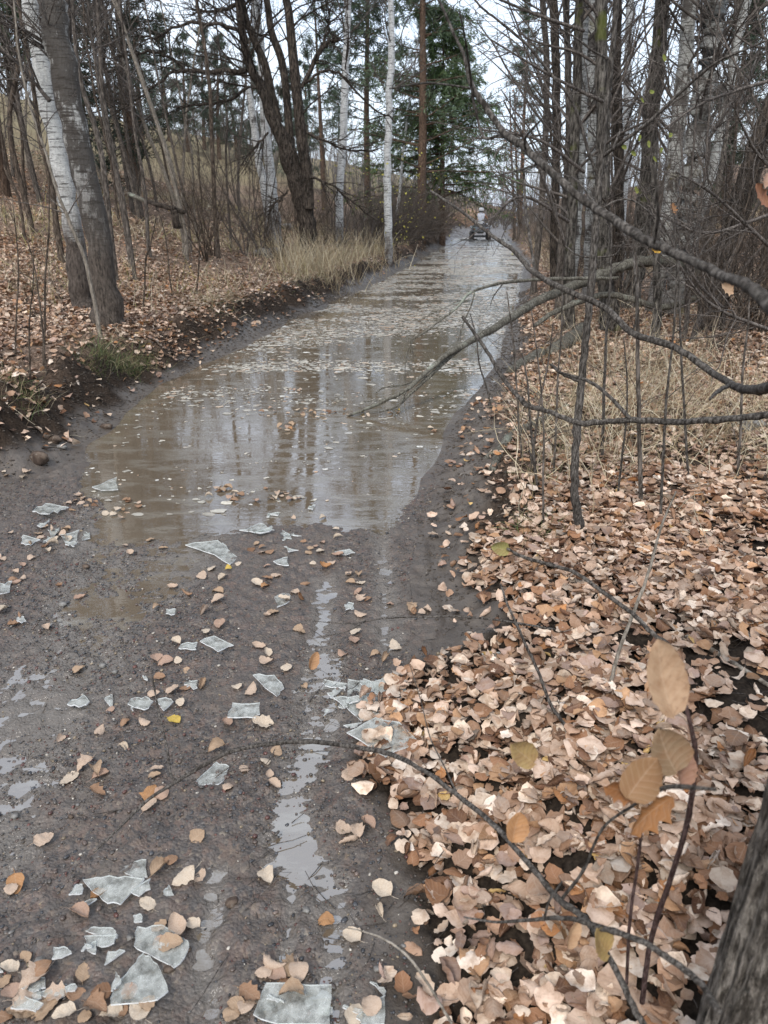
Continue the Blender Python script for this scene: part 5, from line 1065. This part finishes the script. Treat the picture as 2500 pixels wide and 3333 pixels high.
for k, (px, py) in enumerate(LP):
    x, y, z = G(px, py); _, _, t = pix(x, y, z)
    ci = int(g.choice(8, p=CP)); ki = int(g.choice(5, p=[.36, .28, .10, .18, .08])); o = leafproto(ci, ki, int(g.integers(0, 3)))
    if '_free' in o: del o['_free']
    else: o = o.copy(); COL.objects.link(o)
    s = g.uniform(.036, .062) * (.8 if ki == 3 else 1) * (1.25 if ki == 4 else 1) * (1.0 if y > 3 else 1.05)
    o.scale = (s, s, s); o.rotation_euler = (g.normal(0, .16), g.normal(0, .16), g.uniform(0, 6.28)); o.location = (x, y, max(z, ZW) + .002 + g.uniform(0, .006))
    lm = min(LM, key=lambda a: (a[0][0] - px) ** 2 + (a[0][1] - py) ** 2 * 1.5)[1]
    tag(o, '%s %s leaf %s' % (KN[ki][0], CN[ci][0], lm), 'leaf', 'single fallen leaves on the gravel and water')

def ice(label, pl, k, th=.0045):
    c = np.mean(pl, 0); P = []
    cx, cy, cz = G(*c); cz = max(cz, ZW)
    up = .007 + .003 * (k % 4)
    gg = np.random.default_rng(400 + k)
    ring = []
    for i, (a, b) in enumerate(zip(pl, list(pl[1:]) + [pl[0]])):
        m = 3
        for j in range(m):
            q = np.array(a) + (np.array(b) - np.array(a)) * j / m + (gg.normal(0, 3.0, 2) if j else 0)
            ring.append(flat(*q, cz + up))
    ring = np.array(ring) - [cx, cy]; n = len(ring); ta, tb = gg.normal(0, .025, 2)
    top = np.stack([ring[:, 0], ring[:, 1], th / 2 + ring[:, 0] * ta + ring[:, 1] * tb], 1); bot = top - [0, 0, th]
    ct = np.array([[*ring.mean(0), th / 2]]); cb = ct - [0, 0, th]
    V = np.concatenate([top, bot, ct, cb]); F_ = []
    for i in range(n):
        j = (i + 1) % n; F_ += [(i, j, 2 * n), (n + j, n + i, 2 * n + 1), (i, n + i, j), (j, n + i, n + j)]
    o = mk('ice_plate', V, F_, M['ice'], smooth=False); o.data.materials.append(M['frost'])
    for q_ in range(len(F_)):
        if q_ % 4 > 1: o.data.polygons[q_].material_index = 1
    o.location = (cx, cy, cz + up); tag(o, label, 'ice', 'broken ice plates'); return o
I8 = [('triangular ice plate pointing left above the long grey plate', [(515, 512), (570, 475), (632, 462), (638, 540), (605, 545)]), ('long grey ice plate left of the leaves at lower left', [(358, 550), (440, 540), (540, 535), (625, 548), (520, 655), (465, 650), (400, 600)]),
      ('small ice plate joined to the right of the long grey plate', [(565, 600), (650, 545), (650, 590), (600, 620)]), ('small greenish ice piece left of the long grey plate', [(297, 615), (330, 570), (356, 568), (355, 608)]), ('small triangular ice chip right of the long grey plate', [(705, 600), (730, 572), (752, 618), (715, 628)]),
      ('large clear ice plate with leaves frozen under it', [(595, 755), (700, 745), (812, 812), (812, 850), (752, 927), (640, 870), (580, 838)]), ('large grey ice plate directly below the leafy one', [(560, 935), (620, 865), (650, 880), (690, 935), (727, 1030), (680, 1070), (480, 1095), (500, 1010)]),
      ('tiny white ice cube above the leafy ice plate', [(575, 705), (610, 698), (615, 730), (578, 730)]), ('pointed bluish ice plate just under the arching branch', [(832, 152), (900, 75), (935, 42), (990, 62), (960, 125), (900, 135)]), ('broad square ice plate at the bottom edge under leaves', [(1150, 1000), (1432, 1000), (1425, 1172), (1200, 1172), (1095, 1135)]),
      ('ice plate at the bottom edge by the leaf litter', [(1540, 1140), (1660, 1050), (1660, 1172), (1560, 1172)]), ('thin upright looking ice sliver left of the large grey plate', [(480, 1030), (500, 945), (525, 990), (500, 1020)]), ('small ice sliver in the bottom left leaf pile', [(135, 1050), (175, 1000), (180, 1060), (150, 1080)]), ('clear ice chip among the bottom left leaves', [(280, 1015), (325, 1000), (325, 1030), (285, 1035)])]
I6 = [('broad pale ice plate on gravel just below the pond', [(770, 225), (905, 203), (940, 225), (985, 270), (955, 300), (850, 250)]), ('flat ice plate with a yellow leaf below the centre waterline', [(995, 160), (1080, 132), (1140, 160), (1080, 175)]), ('kite shaped ice plate in the middle of the gravel', [(830, 620), (890, 600), (970, 640), (905, 665)]), ('narrow ice strip joined left of the kite shaped plate', [(755, 635), (820, 625), (815, 655), (750, 655)]),
      ('arrowhead ice plate left of the middle rut', [(1050, 765), (1140, 762), (1180, 815), (1150, 850), (1100, 815)]), ('oval flat ice plate right of centre on gravel', [(945, 938), (965, 878), (1080, 878), (1080, 925), (1060, 940)]), ('dull triangular ice piece under the small leaf cluster', [(645, 870), (690, 855), (720, 875), (680, 912)]), ('largest ice plate of the broken pile by the litter', [(1445, 780), (1560, 790), (1620, 820), (1659, 890), (1500, 950), (1435, 890)]),
      ('upper right ice plate of the broken pile by the litter', [(1540, 790), (1640, 755), (1690, 830), (1659, 860), (1570, 840)]), ('lower clear ice plate of the broken pile under leaves', [(1440, 1000), (1560, 940), (1659, 960), (1740, 1040), (1600, 1100)]), ('small white ice piece on top of the broken pile', [(1500, 880), (1560, 850), (1620, 870), (1570, 905), (1510, 905)]), ('thin grey ice piece among the clump above the ruts', [(1135, 290), (1195, 272), (1200, 305)]),
      ('tiny blue white ice piece left of centre on gravel', [(690, 490), (730, 488), (725, 512), (690, 508)]), ('pale ice plate at the pond edge far left', [(135, 85), (190, 48), (285, 65), (240, 90), (180, 95)]), ('bluish ice plate left of the top of the middle rut', [(1140, 440), (1200, 415), (1210, 450), (1150, 480)]), ('tiny ice strip left of the clump above the ruts', [(1180, 228), (1240, 245), (1200, 252)]),
      ('flat ice piece right of the clump above the ruts', [(1390, 250), (1450, 240), (1475, 255), (1420, 262)]), ('pale ice slab cut by the left border', [(0, 380), (50, 370), (40, 420), (0, 430)]), ('ice piece between leaves left of the oval plate', [(765, 795), (820, 785), (820, 815), (775, 812)]), ('long ice plate in the heap on gravel far left', [(250, 180), (330, 160), (320, 200), (270, 210)]), ('grey ice piece beside the row between ruts', [(1430, 470), (1470, 465), (1460, 490), (1435, 492)]), ('small white ice chip near the left border', [(70, 525), (100, 520), (100, 540), (72, 542)])]
k = 0
for lb, pl in I8: ice(lb, o8(pl), k); k += 1
for lb, pl in I6: ice(lb, o6(pl), k); k += 1
for cl, n_, lb in (((185, 1740), 6, 'small ice splinter in the leaf heap far left'), ((400, 1560 + 700), 5, 'small ice splinter near the arrowhead plate'), ((1230, 2280), 16, 'small ice splinter around the broken pile'), ((330, 3060), 7, 'small ice splinter around the grey plates'), ((60, 3230), 6, 'small ice splinter in the bottom left leaf pile'), ((900, 1720), 6, 'small ice splinter below the waterline'), ((1040, 3270), 4, 'small ice splinter by the bottom plate')):
    for j in range(n_):
        c_ = np.array(cl) + g.normal(0, 1, 2) * [75, 38]; a_ = np.sort(g.uniform(0, 6.28, 5)); rr_ = g.uniform(14, 40) * (c_[1] / 2400)
        ice(lb, [(c_[0] + rr_ * math.cos(t_) * 1.3, c_[1] + rr_ * math.sin(t_) * .7) for t_ in a_], k); k += 1
ice('clear square ice piece lying on the leaf litter edge', [(1568, 2127), (1627, 2123), (1631, 2162), (1592, 2170)], k)
ice('thin ice sheet standing out of the pond near the left waterline', [(300, 1590), (380, 1555), (385, 1595), (330, 1600)], k + 1)

# ------------------------------------------------------------------ quad bike and rider at the far end of the water
X0, Y0 = (1562 - 1250) / FP * 44 * .94, 44.0
ZQ = -.12
P_ = {'dark': plain('black_rubber', (.018, .018, .018), .7, n=12), 'grey': plain('grey_plastic', (.20, .22, .24), .35, n=6), 'white': plain('white_helmet', (.75, .76, .76), .25, n=3), 'steel': plain('rack_steel', (.12, .13, .14), .4, .7, 8)}
def box(c, s, bev=.2, tz=0):
    """rounded slab: superellipsoid"""
    nu, nv = 16, 9; u = np.linspace(0, 2 * np.pi, nu, endpoint=False); v = np.linspace(-np.pi / 2 + .02, np.pi / 2 - .02, nv)
    U, Vv = np.meshgrid(u, v); p = lambda a, e: np.sign(a) * np.abs(a) ** e
    P = np.stack([p(np.cos(Vv), bev) * p(np.cos(U), bev), p(np.cos(Vv), bev) * p(np.sin(U), bev), p(np.sin(Vv), bev)], -1).reshape(-1, 3) * np.array(s) / 2
    ii = np.arange(nu * nv).reshape(nv, nu); Fa = np.stack([ii[:-1], np.roll(ii[:-1], -1, 1), np.roll(ii[1:], -1, 1), ii[1:]], -1).reshape(-1, 4)
    return P + np.array(c), Fa
def tb(pts, r, s=8): 
    a = np.array(pts, float); return tubes(a[None], np.full((1, len(a)), r) if np.isscalar(r) else np.array(r, float)[None], s)
quad = empty('quad_bike', (X0, Y0, ZQ), 'grey and black quad bike seen from behind at the far end of the water', 'quad bike'); quad.rotation_euler = (0, 0, -.10)
def qp(name, parts, mat, parent=None): V, Fa = join(parts); return mk(name, V, Fa, P_[mat], parent or quad)
qp('body', [box((0, .1, .62), (.42, 1.5, .34), .5), box((0, .75, .80), (.5, .6, .22), .5)], 'grey')
qp('rear_fender', [box((-.34, -.55, .74), (.42, .75, .12), .4), box((.34, -.55, .74), (.42, .75, .12), .4), box((0, -.86, .66), (1.0, .12, .20), .35)], 'grey')
qp('front_fender', [box((-.38, .72, .78), (.40, .7, .12), .4), box((.38, .72, .78), (.40, .7, .12), .4)], 'grey')
qp('seat', [box((0, -.15, .88), (.34, .8, .16), .5)], 'dark')
qp('rear_rack', [tb([(-.5, -.95, .86), (-.5, -.35, .86)], .014), tb([(.5, -.95, .86), (.5, -.35, .86)], .014)] + [tb([(-.5, yy, .86), (.5, yy, .86)], .014) for yy in (-.95, -.8, -.65, -.5, -.35)] + [tb([(xx, -.6, .86), (xx * .7, -.6, .70)], .014) for xx in (-.35, .35)], 'steel')
qp('axle', [tb([(-.48, -.62, .32), (.48, -.62, .32)], .035), tb([(-.48, .68, .32), (.48, .68, .32)], .03)], 'steel')
for sx in (-1, 1):
    for yy in (-.62, .68):
        a = np.linspace(0, 2 * np.pi, 25); w = empty('wheel', (sx * .46, yy, .30), None, None); w.parent = quad
        V, Fa = tubes(np.stack([0 * a, np.cos(a) * .20, np.sin(a) * .20], 1)[None], np.full((1, 25), .105), 12); V[:, 0] *= 1.25; V += (np.abs(np.sin(np.arctan2(V[:, 2], V[:, 1]) * 10)) > .6)[:, None] * V * .03
        mk('tyre', V, Fa, P_['dark'], w); mk('rim', *tb([(-.09, 0, 0), (.09, 0, 0)], .12, 16), P_['steel'], w)
hb = qp('handlebar', [tb([(-.40, .32, 1.10), (-.2, .42, 1.12), (0, .45, 1.08), (.2, .42, 1.12), (.40, .32, 1.10)], .014), tb([(0, .45, 1.08), (0, .62, .8)], .02)], 'steel')
for sx in (-1, 1): mk('grip', *tb([(sx * .28, .385, 1.115), (sx * .41, .315, 1.10)], .02), P_['dark'], hb)
for sx in (-1, 1): mk('tail_light', *box((sx * .34, -.93, .70), (.10, .03, .05), .4), plain('red_lens', (.30, .02, .02), .3), quad)
# rider: one skinned body
J = {'pelvis': (0, -.22, .98, .15), 'waist': (0, -.20, 1.13, .14), 'chest': (0, -.12, 1.33, .165), 'neckb': (0, -.06, 1.47, .09), 'neck': (0, -.04, 1.53, .06), 'head': (0, -.01, 1.63, .095), 'top': (0, 0, 1.70, .08),
     'sl': (-.19, -.10, 1.42, .075), 'el': (-.36, .06, 1.20, .052), 'wl': (-.36, .28, 1.14, .033), 'hl': (-.36, .34, 1.135, .036), 'sr': (.19, -.10, 1.42, .075), 'er': (.36, .06, 1.20, .052), 'wr': (.36, .28, 1.14, .033), 'hr': (.36, .34, 1.135, .036),
     'hpl': (-.12, -.20, .96, .11), 'kl': (-.33, .22, .88, .075), 'al': (-.36, .12, .50, .05), 'fl': (-.37, .30, .44, .045), 'hpr': (.12, -.20, .96, .11), 'kr': (.33, .22, .88, .075), 'ar': (.36, .12, .50, .05), 'fr': (.37, .30, .44, .045)}
ED = [('pelvis', 'waist'), ('waist', 'chest'), ('chest', 'neckb'), ('neckb', 'neck'), ('neck', 'head'), ('head', 'top'), ('chest', 'sl'), ('sl', 'el'), ('el', 'wl'), ('wl', 'hl'), ('chest', 'sr'), ('sr', 'er'), ('er', 'wr'), ('wr', 'hr'), ('pelvis', 'hpl'), ('hpl', 'kl'), ('kl', 'al'), ('al', 'fl'), ('pelvis', 'hpr'), ('hpr', 'kr'), ('kr', 'ar'), ('ar', 'fr')]
for s_, sx in (('l', -1), ('r', 1)):
    for i in range(4):
        bx = sx * (.325 + .022 * i); a = f'f{s_}{i}a'; b = f'f{s_}{i}b'; c = f'f{s_}{i}c'
        J[a] = (bx, .375, 1.135, .0095); J[b] = (bx, .405 - .004 * abs(i - 1), 1.118, .009); J[c] = (bx, .385, 1.094 + .003 * i, .008)
        ED += [('h' + s_, a), (a, b), (b, c)]
    J['t' + s_ + 'a'] = (sx * .315, .335, 1.115, .011); J['t' + s_ + 'b'] = (sx * .318, .365, 1.09, .009); ED += [('h' + s_, 't' + s_ + 'a'), ('t' + s_ + 'a', 't' + s_ + 'b')]
names = list(J); me = bpy.data.meshes.new('person_skeleton')
me.from_pydata([J[k][:3] for k in names], [(names.index(a), names.index(b)) for a, b in ED], [])
ob = bpy.data.objects.new('person_skeleton', me); COL.objects.link(ob); md = ob.modifiers.new('skin', 'SKIN'); md.use_smooth_shade = True
if not me.skin_vertices: me.skin_vertices.new()
for i, k in enumerate(names): me.skin_vertices[0].data[i].radius = (J[k][3], J[k][3]); me.skin_vertices[0].data[i].use_root = (i == 0)
sbm = ob.modifiers.new('sub', 'SUBSURF'); sbm.levels = sbm.render_levels = 1
dg = bpy.context.evaluated_depsgraph_get(); pm = bpy.data.meshes.new_from_object(ob.evaluated_get(dg)); bpy.data.objects.remove(ob)
person = bpy.data.objects.new('person', pm); COL.objects.link(person); person.location = (X0, Y0, ZQ); person.rotation_euler = (0, 0, -.10)
pm.materials.clear()
for c, n in (((.55, .57, .62), 'pale_jacket'), ((.40, .22, .13), 'tan_sleeves'), ((.025, .028, .035), 'dark_trousers'), ((.30, .32, .34), 'grey_gloves')): pm.materials.append(plain(n, c, .7))
for p in pm.polygons:
    c = p.center; p.material_index = 2 if c.z < 1.02 else (3 if abs(c.x) > .29 and c.y > .24 else (1 if abs(c.x) > .19 else 0))
tag(person, 'rider in a pale jacket and white helmet sitting on the quad bike, back turned', 'person')
V, Fa = box((0, -.01, 1.66), (.27, .33, .29), .85); he = mk('helmet', V, Fa, P_['white'], person)
mk('helmet_band', *box((0, -.02, 1.60), (.285, .325, .09), .75), P_['dark'], he)
V, Fa = join([box((0, -.30, 1.02), (.26, .10, .18), .5)]); mk('jacket_hem', V, Fa, P_['white'], person)
rk = np.random.default_rng(55)
# churned mud and ice around the quad, and the rusty bank beyond
for i in range(10):
    px = 1500 + i * 17 + rk.uniform(-5, 5); D = 42.5 + rk.uniform(-1, 1.5); q, t = W(px, 770, D)
    o = rock('ice_chunk', '%s churned ice and mud chunk behind the quad bike' % ['first', 'second', 'third', 'fourth', 'fifth', 'sixth', 'seventh', 'eighth', 'ninth', 'tenth'][i] + ', counted from the left', px, 774, rk.uniform(9, 20), .4, 'grey_rock', rk, 'ice chunk', 'churned chunks behind the quad bike', .35)
    o.location = (q[0], D, .02)
V, Fa = box((0, 0, 0), (2.6, 2.2, 2.0), .9); x_, t_ = W(1522, 700, 62)
g2 = np.random.default_rng(3); M['rust'] = plain('rust_soil', (.26, .17, .115), .9, n=2)
so = mk('earth_mound', V * (1 + .06 * g2.normal(0, 1, (len(V), 1))), Fa, M['rust']); so.location = (x_[0], 62, h1(x_[0], 62) + .2); tag(so, 'orange brown earth mound beyond the quad bike', 'mound')
# red-brown small leaved tree at the bend
for i, (px, py, D) in enumerate([(1680, 420, 40), (1665, 520, 42)]):
    c_, t = W(px, py, D); n = 420
    rt_ = tree_px('beech_sapling', ['young tree holding rusty brown leaves above the trail bend', 'lower young tree holding rusty leaves at the trail bend'][i], 'tree', D, [(px + 10, 720, 8), (px, 500, 6), (px - 5, 300, 4)], 'brown_bark', 5, (16, 1.2, 4, 2, .2), seed=500 + i)
    L0 = np.array(rt_.location); V, Fa, c, uv = leafmesh(c_ - L0 + g.normal(0, 1, (n, 3)) * [.6, .6, 1.2], g.uniform(.06, .11, n), 3, 3, g, 1, 1, col=np.array([.30, .15, .10]) * g.uniform(.6, 1.4, (n, 1)))
    mk('foliage', V, Fa, M['leaf'], rt_, col=c, uv=uv)

# ------------------------------------------------------------------ labels: what is left alike is told apart by its place
ORD = 'first second third fourth fifth sixth seventh eighth ninth tenth eleventh twelfth thirteenth fourteenth fifteenth sixteenth seventeenth eighteenth nineteenth twentieth'.split()
by = {}
for o in REG: by.setdefault(o['label'], []).append(o)
for lb, os_ in by.items():
    if len(os_) < 2: continue
    os_.sort(key=lambda o: o.location.x / max(o.location.y, .1))
    for i, o in enumerate(os_): o['label'] = '%s, %s from left' % (lb, ORD[i] if i < 20 else '%dth' % (i + 1)); (len(o['label'].split()) > 16 and print('LONG', o['label']))
